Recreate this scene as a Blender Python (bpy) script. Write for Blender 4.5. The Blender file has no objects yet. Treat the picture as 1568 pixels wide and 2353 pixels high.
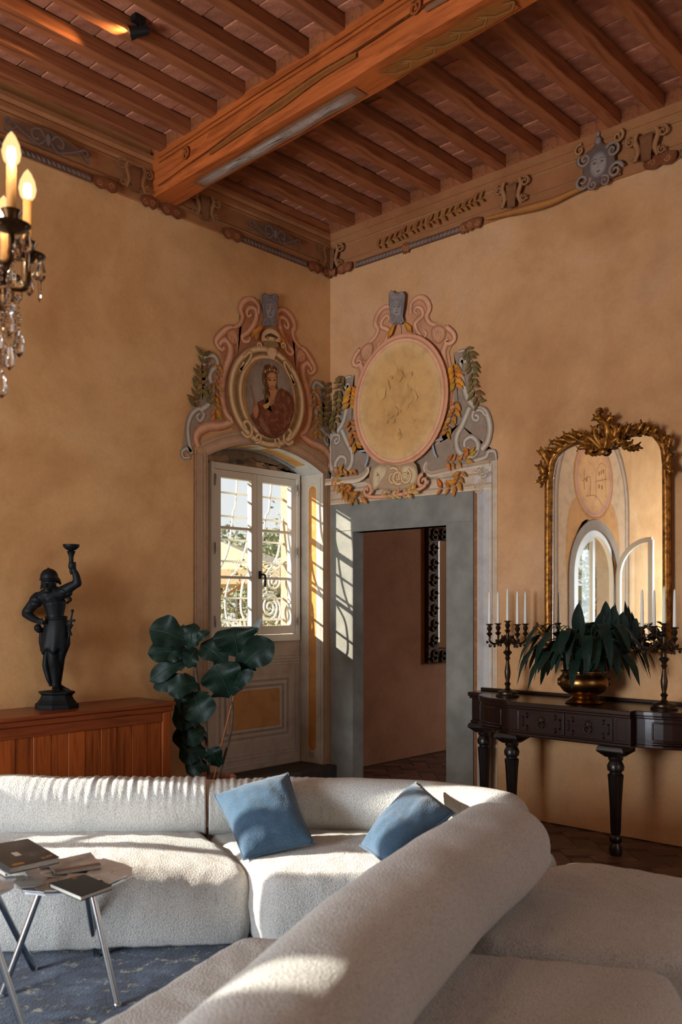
import bpy, bmesh, math, random
from mathutils import Vector, Matrix, Quaternion, noise as mnoise
from mathutils.geometry import tessellate_polygon
random.seed(7)
PI = math.pi
scn = bpy.context.scene
COL = scn.collection
V = Vector

# ------------------------------------------------------------------ camera
FPX = 2073.0                                    # focal length in pixels of the 1568x2353 frame
_n = math.hypot(1906.0, FPX)
CA, CB = 1906.0 / _n, FPX / _n                  # room axes seen from the camera
CAMP = V((-5.519, -5.197, 1.5))
HORIZON = 1387.0
cam = bpy.data.cameras.new('camera')
cam.sensor_fit = 'VERTICAL'; cam.sensor_height = 36.0; cam.sensor_width = 24.0
cam.lens = FPX / 2353 * 36.0
cam.shift_y = (HORIZON - 1176.5) / 2353
cam.clip_start = 0.05; cam.clip_end = 300
cam.dof.use_dof = True; cam.dof.focus_distance = 6.6; cam.dof.aperture_fstop = 3.2
camo = bpy.data.objects.new('camera', cam)
camo.location = CAMP
camo.rotation_euler = (PI / 2, 0, -math.atan2(CB, CA))
COL.objects.link(camo); scn.camera = camo

# ------------------------------------------------------------------ sky, sun, area lamps, exposure
world = bpy.data.worlds.new('World'); scn.world = world
world.use_nodes = True
_nt = world.node_tree; _nt.nodes.clear()
_o = _nt.nodes.new('ShaderNodeOutputWorld'); _b = _nt.nodes.new('ShaderNodeBackground')
_tc = _nt.nodes.new('ShaderNodeTexCoord'); _sp = _nt.nodes.new('ShaderNodeSeparateXYZ')
_rm = _nt.nodes.new('ShaderNodeValToRGB')
_rm.color_ramp.elements[0].position = 0.0; _rm.color_ramp.elements[0].color = (1.0, 0.97, 0.93, 1)
_rm.color_ramp.elements[1].position = 0.6; _rm.color_ramp.elements[1].color = (0.62, 0.76, 1.0, 1)
_nt.links.new(_tc.outputs['Generated'], _sp.inputs[0]); _nt.links.new(_sp.outputs['Z'], _rm.inputs[0])
_nt.links.new(_rm.outputs[0], _b.inputs['Color']); _b.inputs['Strength'].default_value = 1.0
_nt.links.new(_b.outputs[0], _o.inputs['Surface'])

def add_light(name, kind, loc, energy, color, **kw):
    l = bpy.data.lights.new(name, kind); l.energy = energy; l.color = color
    for k, v in kw.items(): setattr(l, k, v)
    o = bpy.data.objects.new(name, l); o.location = loc; COL.objects.link(o); return o

SUND = V((0.90, -1.0, -0.525)).normalized()       # low sun through the garden side windows
sun = add_light('sun', 'SUN', (0, 0, 10), 15.0, (1.0, 0.92, 0.80), angle=math.radians(0.6))
sun.rotation_euler = SUND.to_track_quat('-Z', 'Y').to_euler()

def area_lamp(name, loc, toward, sx, sy, energy, color=(0.80, 0.90, 1.0)):
    o = add_light(name, 'AREA', loc, energy, color, shape='RECTANGLE', size=sx, size_y=sy)
    o.rotation_euler = V(toward).to_track_quat('-Z', 'Y').to_euler(); return o
# added fill lamps beside and behind the camera; the third at the passage window
area_lamp('added_side_fill', (-8.50, -1.9, 1.35), (1, 0, 0), 1.8, 2.1, 385, (0.80, 0.90, 1.0))  # fill lamp added at the side wall, which has no opening
area_lamp('added_back_fill', (-2.6, -7.42, 1.9), (0, 1, 0), 1.6, 2.4, 30, (0.78, 0.88, 1.0))  # weak fill lamp added at the closed back wall to brighten the niche
area_lamp('daylight_passage_window', (4.44, -2.16, 1.7), (-1, 0, 0), 0.32, 1.4, 42)

scn.view_settings.view_transform = 'Standard'; scn.view_settings.look = 'None'
scn.view_settings.exposure = 0.0; scn.view_settings.gamma = 1.0
scn.view_settings.use_curve_mapping = False
scn.cycles.use_denoising = True
scn.cycles.use_adaptive_sampling = True; scn.cycles.adaptive_threshold = 0.05; scn.cycles.adaptive_min_samples = 20
scn.cycles.max_bounces = 8; scn.cycles.diffuse_bounces = 4; scn.cycles.glossy_bounces = 4
scn.cycles.transmission_bounces = 6; scn.cycles.transparent_max_bounces = 10
scn.cycles.sample_clamp_indirect = 6.0
scn.cycles.caustics_reflective = False; scn.cycles.caustics_refractive = False

# ------------------------------------------------------------------ measuring helpers: a sight line of the photograph met with a real surface
def sight(u, v):
    k = (u - 784) / FPX
    return V((CA * k + CB, -CB * k + CA, (HORIZON - v) / FPX))
def on_x(u, v, x=0.0):
    d = sight(u, v); return CAMP + d * ((x - CAMP.x) / d.x)
def on_y(u, v, y=0.0):
    d = sight(u, v); return CAMP + d * ((y - CAMP.y) / d.y)
def on_z(u, v, z=0.0):
    d = sight(u, v); return CAMP + d * ((z - CAMP.z) / d.z)
def at(u, v, dist):
    return CAMP + sight(u, v) * dist
def fl(r, d, z=0.0):                                                # r metres right of, d metres before the viewpoint
    return V((CAMP.x + r * CA + d * CB, CAMP.y - r * CB + d * CA, z))
RX = V((CA, -CB, 0)); FW = V((CB, CA, 0)); UP = V((0, 0, 1))

# ------------------------------------------------------------------ colours and materials
def lin(c):
    if isinstance(c, (int, float)): c = (c, c, c)
    r = []
    for x in c[:3]:
        x = x / 255.0
        r.append(x / 12.92 if x <= 0.04045 else ((x + 0.055) / 1.055) ** 2.4)
    return tuple(r)
def rgba(c): return (*lin(c), 1.0)

class NT:
    def __init__(s, name):
        s.m = bpy.data.materials.new(name); s.m.use_nodes = True
        s.t = s.m.node_tree; s.n = s.t.nodes; s.bsdf = s.n.get('Principled BSDF'); s.out = s.n.get('Material Output')
        s.bsdf.inputs['Specular IOR Level'].default_value = 0.3
        s._tc = None
    def tc(s, which='Object'):
        if s._tc is None: s._tc = s.n.new('ShaderNodeTexCoord')
        return s._tc.outputs[which]
    def mapped(s, scale=(1, 1, 1), rot=(0, 0, 0), which='Object'):
        m = s.n.new('ShaderNodeMapping'); m.inputs['Scale'].default_value = scale; m.inputs['Rotation'].default_value = rot
        s.t.links.new(s.tc(which), m.inputs['Vector']); return m.outputs[0]
    def noise(s, scale, detail=4, rough=0.55, vec=None, out='Fac', dist=0.0):
        k = s.n.new('ShaderNodeTexNoise'); k.inputs['Scale'].default_value = scale
        k.inputs['Detail'].default_value = detail; k.inputs['Roughness'].default_value = rough; k.inputs['Distortion'].default_value = dist
        s.t.links.new(vec if vec is not None else s.tc(), k.inputs['Vector']); return k.outputs[out]
    def voronoi(s, scale, vec=None, out='Distance', feature='F1'):
        k = s.n.new('ShaderNodeTexVoronoi'); k.inputs['Scale'].default_value = scale; k.feature = feature
        s.t.links.new(vec if vec is not None else s.tc(), k.inputs['Vector']); return k.outputs[out]
    def ramp(s, fac, stops, interp='LINEAR'):
        k = s.n.new('ShaderNodeValToRGB'); cr = k.color_ramp; cr.interpolation = interp
        while len(cr.elements) < len(stops): cr.elements.new(0.5)
        for e, (p, c) in zip(cr.elements, stops):
            e.position = p; e.color = c if len(c) == 4 else (*c, 1.0)
        s.t.links.new(fac, k.inputs[0]); return k.outputs[0]
    def mix(s, a, b, fac, mode='MIX'):
        k = s.n.new('ShaderNodeMix'); k.data_type = 'RGBA'; k.blend_type = mode
        for val, sock in ((fac, k.inputs[0]), (a, k.inputs[6]), (b, k.inputs[7])):
            if hasattr(val, 'is_output'): s.t.links.new(val, sock)
            elif isinstance(val, (int, float)): sock.default_value = val
            else: sock.default_value = val if len(val) == 4 else (*val, 1.0)
        return k.outputs[2]
    def math(s, op, a, b=0.0):
        k = s.n.new('ShaderNodeMath'); k.operation = op
        for val, sock in ((a, k.inputs[0]), (b, k.inputs[1])):
            if hasattr(val, 'is_output'): s.t.links.new(val, sock)
            else: sock.default_value = val
        return k.outputs[0]
    def set(s, **kw):
        for k, v in kw.items():
            sock = s.bsdf.inputs[k.replace('_', ' ')]
            if hasattr(v, 'is_output'): s.t.links.new(v, sock)
            elif isinstance(v, (tuple, list)): sock.default_value = v if len(v) == 4 else (*v, 1.0)
            else: sock.default_value = v
        return s
    def bump(s, height, strength=0.3, dist=0.01):
        k = s.n.new('ShaderNodeBump'); k.inputs['Strength'].default_value = strength; k.inputs['Distance'].default_value = dist
        s.t.links.new(height, k.inputs['Height']); s.t.links.new(k.outputs[0], s.bsdf.inputs['Normal']); return s
    def attr(s, name='Col'):
        k = s.n.new('ShaderNodeVertexColor'); k.layer_name = name; return k.outputs[0]
    def rnd(s):
        k = s.n.new('ShaderNodeObjectInfo'); return k.outputs['Random']

def simple(name, c, rough=0.6, metal=0.0, c2=None, scale=8, bump=None, spec=0.3, detail=4, obrnd=0.0):
    m = NT(name)
    col = lin(c)
    if c2 is not None:
        src = m.ramp(m.noise(scale, detail), [(0.3, lin(c)), (0.7, lin(c2))])
    else: src = None
    if obrnd:
        f = m.math('MULTIPLY_ADD', m.rnd(), obrnd); f.node.inputs[2].default_value = 1 - obrnd / 2
        cmb = m.n.new('ShaderNodeCombineColor')
        for i in range(3): m.t.links.new(f, cmb.inputs[i])
        src = m.mix(src if src is not None else col, cmb.outputs[0], 1.0, 'MULTIPLY')
    m.set(Base_Color=src if src is not None else col, Roughness=rough, Metallic=metal, Specular_IOR_Level=spec)
    if bump: m.bump(m.noise(bump[0], 3), bump[1], bump[2] if len(bump) > 2 else 0.01)
    return m.m

def wood(name, dark, light, axis=0, scale=6.0, rough=0.45, spec=0.35, obrnd=0.3, stretch=14.0, bump=0.25):
    m = NT(name)
    sc = [scale * stretch / 4] * 3; sc[axis] = scale / 4
    v = m.mapped(tuple(sc))
    n1 = m.noise(1.0, 6, 0.6, v, dist=0.6)
    n2 = m.noise(0.7, 3, 0.5)
    base = m.ramp(n1, [(0.28, lin(dark)), (0.52, lin(light)), (0.75, lin(dark))])
    base = m.mix(base, m.ramp(n2, [(0.35, (0.55, 0.55, 0.55)), (0.65, (1.15, 1.12, 1.1))]), 0.6, 'MULTIPLY')
    if obrnd:
        f = m.math('MULTIPLY_ADD', m.rnd(), obrnd); f.node.inputs[2].default_value = 1 - obrnd / 2
        cmb = m.n.new('ShaderNodeCombineColor')
        for i in range(3): m.t.links.new(f, cmb.inputs[i])
        base = m.mix(base, cmb.outputs[0], 1.0, 'MULTIPLY')
    m.set(Base_Color=base, Roughness=rough, Specular_IOR_Level=spec)
    m.bump(n1, bump, 0.004)
    return m.m

def plaster(name, c1, c2, c3, rough=0.92):
    m = NT(name)
    big = m.noise(0.9, 5, 0.6, dist=0.4); mid = m.noise(4.5, 6, 0.65); fine = m.noise(38, 4, 0.6)
    col = m.ramp(big, [(0.30, lin(c1)), (0.52, lin(c2)), (0.72, lin(c3))])
    col = m.mix(col, m.ramp(mid, [(0.3, (0.80, 0.77, 0.74)), (0.5, (1, 1, 1)), (0.72, (1.12, 1.12, 1.1))]), 0.55, 'MULTIPLY')
    col = m.mix(col, m.ramp(fine, [(0.3, (0.9, 0.9, 0.9)), (0.7, (1.06, 1.06, 1.06))]), 0.5, 'MULTIPLY')
    spots = m.voronoi(1.3)
    col = m.mix(col, lin((90, 55, 30)), m.ramp(spots, [(0.0, (1, 1, 1)), (0.012, (0, 0, 0))]))
    m.set(Base_Color=col, Roughness=rough, Specular_IOR_Level=0.12)
    h = m.math('ADD', m.math('MULTIPLY', mid, 0.7), m.math('MULTIPLY', fine, 0.25))
    m.bump(h, 0.22, 0.012)
    return m.m

# ------------------------------------------------------------------ mesh building
class MB:
    """collects vertices, faces and vertex colours of one mesh"""
    def __init__(s): s.v = []; s.f = []; s.c = []; s.T = None
    def add(s, verts, faces, col=None):
        o = len(s.v)
        for i, p in enumerate(verts):
            p = V(p)
            if s.T is not None: p = s.T @ p
            s.v.append(p)
            s.c.append((col[i] if isinstance(col, list) else col) if col is not None else (1, 1, 1))
        s.f.extend([tuple(o + i for i in f) for f in faces]); return s
    def box(s, a, b, col=None):
        x0, y0, z0 = (min(p, q) for p, q in zip(a, b)); x1, y1, z1 = (max(p, q) for p, q in zip(a, b))
        vs = [(x0, y0, z0), (x1, y0, z0), (x1, y1, z0), (x0, y1, z0), (x0, y0, z1), (x1, y0, z1), (x1, y1, z1), (x0, y1, z1)]
        return s.add(vs, [(0, 3, 2, 1), (4, 5, 6, 7), (0, 1, 5, 4), (1, 2, 6, 5), (2, 3, 7, 6), (3, 0, 4, 7)], col)
    def lathe(s, prof, seg=24, c=(0, 0, 0), axis=UP, ref=None, squash=(1, 1)):
        axis = V(axis).normalized(); q = UP.rotation_difference(axis) if ref is None else ref
        c = V(c); vs = []; fs = []
        for r, z in prof:
            for i in range(seg):
                a = 2 * PI * i / seg
                vs.append(c + q @ V((r * math.cos(a) * squash[0], r * math.sin(a) * squash[1], z)))
        for k in range(len(prof) - 1):
            for i in range(seg):
                j = (i + 1) % seg
                fs.append((k * seg + i, k * seg + j, (k + 1) * seg + j, (k + 1) * seg + i))
        if prof[0][0] > 1e-6: fs.append(tuple(reversed(range(seg))))
        if prof[-1][0] > 1e-6: fs.append(tuple((len(prof) - 1) * seg + i for i in range(seg)))
        return s.add(vs, fs)
    def tube(s, path, rad, seg=8, closed=False, cap=True, flat=1.0, ref=None):
        path = [V(p) for p in path]; n = len(path)
        if not isinstance(rad, (list, tuple)): rad = [rad] * n
        vs = []; fs = []; pn = None
        for i, p in enumerate(path):
            if closed: t = path[(i + 1) % n] - path[i - 1]
            else: t = path[min(i + 1, n - 1)] - path[max(i - 1, 0)]
            t = t.normalized() if t.length > 1e-9 else V((0, 0, 1))
            if pn is None:
                r0 = V(ref) if ref is not None else (V((0, 0, 1)) if abs(t.z) < 0.9 else V((1, 0, 0)))
                pn = (r0 - t * r0.dot(t)).normalized()
            else:
                pn = pn - t * pn.dot(t)
                pn = pn.normalized() if pn.length > 1e-6 else t.orthogonal().normalized()
            bn = t.cross(pn)
            for k in range(seg):
                a = 2 * PI * k / seg
                vs.append(p + (pn * math.cos(a) * flat + bn * math.sin(a)) * rad[i])
        rng = n if closed else n - 1
        for i in range(rng):
            j = (i + 1) % n
            for k in range(seg):
                l = (k + 1) % seg
                fs.append((i * seg + k, i * seg + l, j * seg + l, j * seg + k))
        if cap and not closed:
            fs.append(tuple(reversed(range(seg)))); fs.append(tuple((n - 1) * seg + k for k in range(seg)))
        return s.add(vs, fs)
    def ball(s, c, r, seg=12, rings=8, rot=None):
        if isinstance(r, (int, float)): r = (r, r, r)
        vs = []; fs = []; c = V(c)
        for i in range(rings + 1):
            t = PI * i / rings
            for k in range(seg):
                a = 2 * PI * k / seg
                p = V((r[0] * math.sin(t) * math.cos(a), r[1] * math.sin(t) * math.sin(a), r[2] * math.cos(t)))
                vs.append(c + (rot @ p if rot is not None else p))
        for i in range(rings):
            for k in range(seg):
                l = (k + 1) % seg
                fs.append((i * seg + k, (i + 1) * seg + k, (i + 1) * seg + l, i * seg + l))
        return s.add(vs, fs)
    def prism(s, poly, z0, z1, col=None):
        n = len(poly); vs = [(p[0], p[1], z0) for p in poly] + [(p[0], p[1], z1) for p in poly]
        fs = [tuple(reversed(range(n))), tuple(range(n, 2 * n))]
        for i in range(n):
            j = (i + 1) % n; fs.append((i, j, n + j, n + i))
        return s.add(vs, fs, col)
    def mesh(s, name, smooth=None, bevel=0.0, bseg=2, weld=True, colors=False):
        me = bpy.data.meshes.new(name)
        me.from_pydata([tuple(p) for p in s.v], [], s.f)
        if colors:
            ca = me.color_attributes.new('Col', 'FLOAT_COLOR', 'POINT')
            for i, c in enumerate(s.c): ca.data[i].color = (*c, 1.0)
        if not colors or weld == 'force' or bevel:
            bm = bmesh.new(); bm.from_mesh(me)
            if weld: bmesh.ops.remove_doubles(bm, verts=bm.verts, dist=1e-5)
            bmesh.ops.recalc_face_normals(bm, faces=bm.faces)
            if bevel:
                es = [e for e in bm.edges if len(e.link_faces) == 2 and e.calc_face_angle(0) > 0.6]
                if es: bmesh.ops.bevel(bm, geom=es, offset=bevel, segments=bseg, profile=0.6, affect='EDGES', clamp_overlap=True)
            bm.to_mesh(me); bm.free()
        if smooth is not None:
            for p in me.polygons: p.use_smooth = True
            if smooth < 180: me.set_sharp_from_angle(angle=math.radians(smooth))
        return me

def link(name, data, parent=None, loc=None):
    o = bpy.data.objects.new(name, data); COL.objects.link(o)
    if parent is not None: o.parent = parent
    if loc is not None: o.location = loc
    return o
def obj(name, mb, mat, parent=None, smooth=None, bevel=0.0, bseg=2, loc=None, colors=False, weld=True):
    me = mb.mesh(name, smooth, bevel, bseg, weld, colors) if isinstance(mb, MB) else mb
    if mat is not None and not me.materials: me.materials.append(mat)
    return link(name, me, parent, loc)
def tag(o, label=None, cat=None, group=None, kind=None):
    if label: o['label'] = label
    if cat: o['category'] = cat
    if group: o['group'] = group
    if kind: o['kind'] = kind
    return o
def thing(name, label, cat, loc=(0, 0, 0), rz=0.0, group=None):
    o = bpy.data.objects.new(name, None); COL.objects.link(o); o.empty_display_size = 0.1
    o.location = loc; o.rotation_euler = (0, 0, rz)
    return tag(o, label, cat, group)
def structure(o): o['kind'] = 'structure'; return o
def copy_tree(o, parent=None):
    c = o.copy(); COL.objects.link(c)
    if parent is not None: c.parent = parent
    for ch in list(o.children): copy_tree(ch, c)
    return c
def smoothpath(pts, n=8, closed=False):
    """Catmull-Rom through the points (any dimension)"""
    P = [V(p) for p in pts]; out = []; m = len(P)
    rng = m if closed else m - 1
    for i in range(rng):
        p0 = P[(i - 1) % m] if closed or i > 0 else P[0] * 2 - P[1]
        p1 = P[i]; p2 = P[(i + 1) % m]
        p3 = P[(i + 2) % m] if closed or i + 2 < m else P[-1] * 2 - P[-2]
        for k in range(n):
            t = k / n
            out.append(0.5 * ((2 * p1) + (p2 - p0) * t + (2 * p0 - 5 * p1 + 4 * p2 - p3) * t * t + (3 * p1 - p0 - 3 * p2 + p3) * t ** 3))
    if not closed: out.append(P[-1].copy())
    return out
# ================================================================== the shell
M_WALL = plaster('ochre_plaster', (184, 132, 83), (209, 160, 107), (220, 176, 125))
M_WALLR = plaster('ochre_plaster_worn', (182, 130, 85), (205, 155, 108), (208, 164, 125))
M_BEIGE = plaster('beige_plaster', (158, 136, 114), (184, 164, 142), (198, 182, 160))
M_STONE = simple('grey_stone', (114, 112, 103), 0.85, c2=(142, 138, 127), scale=5, bump=(70, 0.3, 0.006), detail=10)
M_DARKSTONE = simple('dark_stone', (62, 58, 54), 0.8, c2=(84, 78, 72), scale=8, bump=(30, 0.3, 0.008))
M_BEAM = wood('old_beam_wood', (112, 52, 20), (176, 92, 40), axis=1, scale=5, rough=0.7, spec=0.2, obrnd=0, bump=0.6)
M_JOIST = wood('joist_wood', (106, 58, 34), (154, 92, 56), axis=0, scale=5, rough=0.7, spec=0.2, obrnd=0.25, bump=0.5)
M_TILE = simple('terracotta_tile', (140, 84, 62), 0.9, c2=(182, 122, 94), scale=9, bump=(40, 0.5, 0.008), spec=0.1, detail=7, obrnd=0.45)
M_GROUT = simple('lime_mortar', (96, 66, 48), 0.95, c2=(120, 84, 62), scale=20)
M_BRICK = simple('floor_brick', (82, 56, 46), 0.42, c2=(112, 78, 62), scale=7, bump=(25, 0.25, 0.006), spec=0.4, detail=6, obrnd=0.55)
M_WHITE = simple('white_window_paint', (228, 223, 209), 0.45, c2=(234, 230, 218), scale=5)
M_FRIEZE = plaster('frieze_plaster', (134, 84, 52), (158, 104, 66), (166, 116, 76))

def slab(outline, holes, f, t0, t1):
    """plate with holes: outline and holes are 2-D loops, f(s, z, t) places a point"""
    mb = MB(); loops = [outline] + holes
    tri = tessellate_polygon([[V((p[0], p[1], 0)) for p in lp] for lp in loops])
    flat = [p for lp in loops for p in lp]; n = len(flat)
    mb.add([f(p[0], p[1], t0) for p in flat] + [f(p[0], p[1], t1) for p in flat],
           [tuple(t) for t in tri] + [tuple(i + n for i in reversed(t)) for t in tri])
    o = 0
    for lp in loops:
        m = len(lp)
        mb.f.extend([(o + i, o + (i + 1) % m, n + o + (i + 1) % m, n + o + i) for i in range(m)]); o += m
    return mb
def rect(x0, x1, z0, z1): return [(x0, z0), (x1, z0), (x1, z1), (x0, z1)]
def arch_loop(x0, x1, z0, spring, apex, n=18):
    c = (x0 + x1) / 2; hw = (x1 - x0) / 2; h = apex - spring
    if h < hw * 0.98:                                   # segmental arc
        R = (hw * hw + h * h) / (2 * h); a = math.asin(hw / R); cz = apex - R
        arc = [(c + R * math.sin(t), cz + R * math.cos(t)) for t in [a - 2 * a * i / n for i in range(n + 1)]]
    else:
        arc = [(c + hw * math.cos(PI * i / n), spring + h * math.sin(PI * i / n)) for i in range(n + 1)]
    return [(x0, z0), (x1, z0)] + arc
LY = lambda s, z, t: (s, t, z)            # left wall plane: s along x, t along y
RXP = lambda s, z, t: (t, s, z)           # right wall plane: s along y, t along x
XW, YW, HT = -8.6, -7.5, 4.70
NX0, NX1, NZ0, NSP, NAP, ND = -1.31, -0.085, 0.15, 2.585, 2.735, 0.27
AX0, AX1, AZ0, ASP, AAP = -5.41, -4.29, 0.98, 1.84, 2.40
niche = arch_loop(NX0, NX1, NZ0, NSP, NAP)
archw = arch_loop(AX0, AX1, AZ0, ASP, AAP, 24)
added_fanlight = arch_loop(-7.99, -7.52, 2.66, 2.80, 3.02, 18)          # unseen fanlight added to throw a sun patch on the near sofa roll

wl = structure(obj('wall_left', slab(rect(XW, 0.0, 0, 4.9), [niche, archw, added_fanlight], LY, 0.0, ND), M_WALL))
wl['label'] = 'ochre plastered wall with the painted window niche'
DY0, DY1, DZ = -0.254, -1.216, 2.087
wr = structure(obj('wall_right', slab(rect(YW, 0.0, 0, 4.9), [rect(DY1, DY0, -0.0, DZ)], RXP, 0.0, 0.115), M_WALLR))
wr['label'] = 'ochre plastered wall with the stone doorway and console'
# closed walls behind and beside the camera, no windows in them
structure(obj('wall_back', slab(rect(XW, 0.12, 0, 4.9), [], LY, YW - 0.12, YW), M_WALL))
structure(obj('wall_side', slab(rect(YW, ND, 0, 4.9), [], RXP, XW - 0.12, XW), M_WALL))
# back of the niche
obj('niche_panel', slab(rect(-1.45, 0.10, 0, 2.95), [rect(-1.06, -0.125, 1.195, 2.585)], LY, ND, ND + 0.20), M_BEIGE, wl)

# niche lining: pale plaster on jambs and arched soffit
def lining(loop, y0, y1, t=0.0015):
    mb = MB(); n = len(loop); cx = sum(p[0] for p in loop) / n; cz = 1.6
    ins = [(p[0] + (t if p[0] < cx else -t), p[1] - (t if p[1] > 2 else 0)) for p in loop]
    m = len(ins); vs = [(p[0], y0, p[1]) for p in ins] + [(p[0], y1, p[1]) for p in ins]
    fs = [(i, (i + 1) % m, m + (i + 1) % m, m + i) for i in range(1, m)]
    return mb.add(vs, fs)
obj('niche_lining', lining(niche, 0.0005, ND - 0.0005), M_BEIGE, wl, smooth=30)
obj('niche_step', MB().box((-1.40, -0.09, 0), (-0.012, ND - 0.002, 0.158)), M_DARKSTONE, wl, bevel=0.012)

# stone doorway
dr = structure(thing('door_1', 'grey stone doorway with lintel opening to the next room', None)); del dr['label']
for nm, y0, y1, z0, z1 in (('stone_jamb', -0.018, DY0, 0, 2.098), ('stone_jamb', DY1, -1.446, 0, 2.108), ('stone_lintel', -0.016, -1.446, 2.101, 2.325)):
    mb = MB()
    if nm == 'stone_lintel':
        mb.box((-0.014, y0, z0), (-0.0005, y1, z1)); mb2 = MB().box((-0.013, DY0, DZ - 0.0), (0.113, DY1, z0 + 0.03))
        mb.v += []; obj('stone_lintel', mb, M_STONE, dr, bevel=0.003); obj('lintel_soffit', mb2, M_STONE, dr, bevel=0.002)
    else:
        mb.box((-0.014, y0, z0), (-0.0005, y1, z1)); obj(nm, mb, M_STONE, dr, bevel=0.003)
obj('jamb_return', MB().box((-0.013, DY0 - 0.012, 0), (0.118, DY0 + 0.02, DZ)), M_STONE, dr, bevel=0.002)
obj('jamb_return', MB().box((-0.013, DY1 + 0.012, 0), (0.118, DY1 - 0.02, DZ)), M_STONE, dr, bevel=0.002)

# the room beyond the doorway
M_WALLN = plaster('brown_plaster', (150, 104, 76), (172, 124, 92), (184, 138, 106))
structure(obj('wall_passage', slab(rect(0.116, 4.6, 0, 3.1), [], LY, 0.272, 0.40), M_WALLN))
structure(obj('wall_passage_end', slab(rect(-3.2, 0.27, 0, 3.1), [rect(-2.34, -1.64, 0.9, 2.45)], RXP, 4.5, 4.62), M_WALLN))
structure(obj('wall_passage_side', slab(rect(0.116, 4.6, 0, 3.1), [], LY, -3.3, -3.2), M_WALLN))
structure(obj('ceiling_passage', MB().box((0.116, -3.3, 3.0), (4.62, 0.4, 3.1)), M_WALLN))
w3 = structure(thing('window_3', None, None))
for a, b in (((4.50, -2.34, 0.9), (4.56, -2.28, 2.45)), ((4.50, -1.70, 0.9), (4.56, -1.64, 2.45)), ((4.50, -2.28, 2.38), (4.56, -1.70, 2.45)),
             ((4.50, -2.28, 0.9), (4.56, -1.70, 0.97)), ((4.50, -2.02, 0.97), (4.56, -1.96, 2.38))):
    obj('window_frame', MB().box(a, b), M_WHITE, w3, bevel=0.004)
for k in range(5):                                                   # boards of the inner shutter folded back against the wall
    obj('shutter_board', MB().box((4.455 + 0.012 * (k % 2), -1.630 + k * 0.085, 0.9), (4.49, -1.555 + k * 0.085, 2.45)), M_WHITE, w3, bevel=0.006)

# floor with its bricks laid in herringbone
fm = NT('floor_base')
fb = fm.n.new('ShaderNodeTexBrick'); fb.inputs['Scale'].default_value = 3.5
fb.inputs['Color1'].default_value = rgba((84, 58, 47)); fb.inputs['Color2'].default_value = rgba((106, 74, 60)); fb.inputs['Mortar'].default_value = rgba((52, 44, 38))
fm.t.links.new(fm.mapped((1, 1, 1), (0, 0, 0.78)), fb.inputs['Vector'])
fm.set(Base_Color=fb.outputs[0], Roughness=0.55)
flo = structure(obj('floor', MB().box((XW, YW, -0.15), (4.62, 0.4, -0.006)), fm.m))
bl, bw = 0.27, 0.135
brick = MB().box((-bl / 2 + 0.003, -bw / 2 + 0.003, -0.02), (bl / 2 - 0.003, bw / 2 - 0.003, 0.0)).mesh('brick', bevel=0.004, bseg=1)
brick.materials.append(M_BRICK)
def floor_brick_spots():
    c45 = math.cos(0.785); out = []
    for i in range(-30, 30):
        for j in range(-30, 30):
            for (ox, oy, r) in ((0, 0, 0.0), (-bw / 2 + bl / 2 + bw - bl / 2 - bw, bw * 1.5, PI / 2)):
                # herringbone cell: one brick along, one across
                px = i * bw + j * bw * 2 + (0 if r == 0 else -bw / 2 - bw / 2 * 1)
                py = i * bw - j * bw * 2 + (0 if r == 0 else bw / 2)
                X = (px * c45 - py * c45); Y = (px * c45 + py * c45)
                out.append((X, Y, r + 0.785))
    return out
nb = 0
for X, Y, r in floor_brick_spots():
    X += 0.4; Y -= 1.2
    room = -0.95 < X < -0.10 and -3.7 < Y < -1.25
    passage = 0.05 < X < 2.7 and -1.7 < Y < 0.1
    sill = -0.3 < X <= 0.05 and -1.12 < Y < -0.36
    if room or passage or sill:
        o = link('brick', brick, flo, (X, Y, random.uniform(-0.003, 0.0))); o.rotation_euler = (0, 0, r); nb += 1

# ceiling: terracotta tiles on joists that rest on one great painted beam
ceil = structure(obj('ceiling', MB().box((XW, YW, 4.70), (0.1, ND, 4.85)), M_GROUT))
JZ, JH, JW, PITCH = 4.578, 0.085, 0.085, 0.2855
def beam_x(y): return -1.82 + 0.065 * y, -1.60 + 0.065 * y
def joist_mesh(L, nm):
    mb = MB(); N = 14
    rnd = random.Random(nm)
    rows = []
    for i in range(N + 1):
        x = L * i / N; w = JW / 2 + rnd.uniform(-0.003, 0.003); h = rnd.uniform(-0.004, 0.004)
        rows.append([(x, -w, h), (x, w, h), (x, w, JH), (x, -w, JH)])
    vs = [p for r in rows for p in r]; fs = []
    for i in range(N):
        for k in range(4): fs.append((i * 4 + k, i * 4 + (k + 1) % 4, i * 4 + 4 + (k + 1) % 4, i * 4 + 4 + k))
    fs += [(0, 1, 2, 3), (N * 4 + 3, N * 4 + 2, N * 4 + 1, N * 4)]
    me = mb.add(vs, fs).mesh(nm, bevel=0.005, bseg=1); me.materials.append(M_JOIST); return me
jR = [joist_mesh(2.25, 'joist_short_%d' % k) for k in range(3)]; jL = [joist_mesh(6.0, 'joist_long_%d' % k) for k in range(3)]
tile_me = []
for k in range(4):
    mb = MB().box((-0.072, -0.135, 0.0), (0.072, 0.135, 0.022)); tile_me.append(mb.mesh('tile_%d' % k, bevel=0.004, bseg=1)); tile_me[-1].materials.append(M_TILE)
def in_view(p, m=260):
    d = V(p) - CAMP; dd = d.dot(FW)
    if dd < 0.5: return False
    u = 784 + FPX * d.dot(RX) / dd; v = HORIZON - FPX * d.z / dd
    return -m < u < 1568 + m and -m < v < 2353 + m
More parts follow.
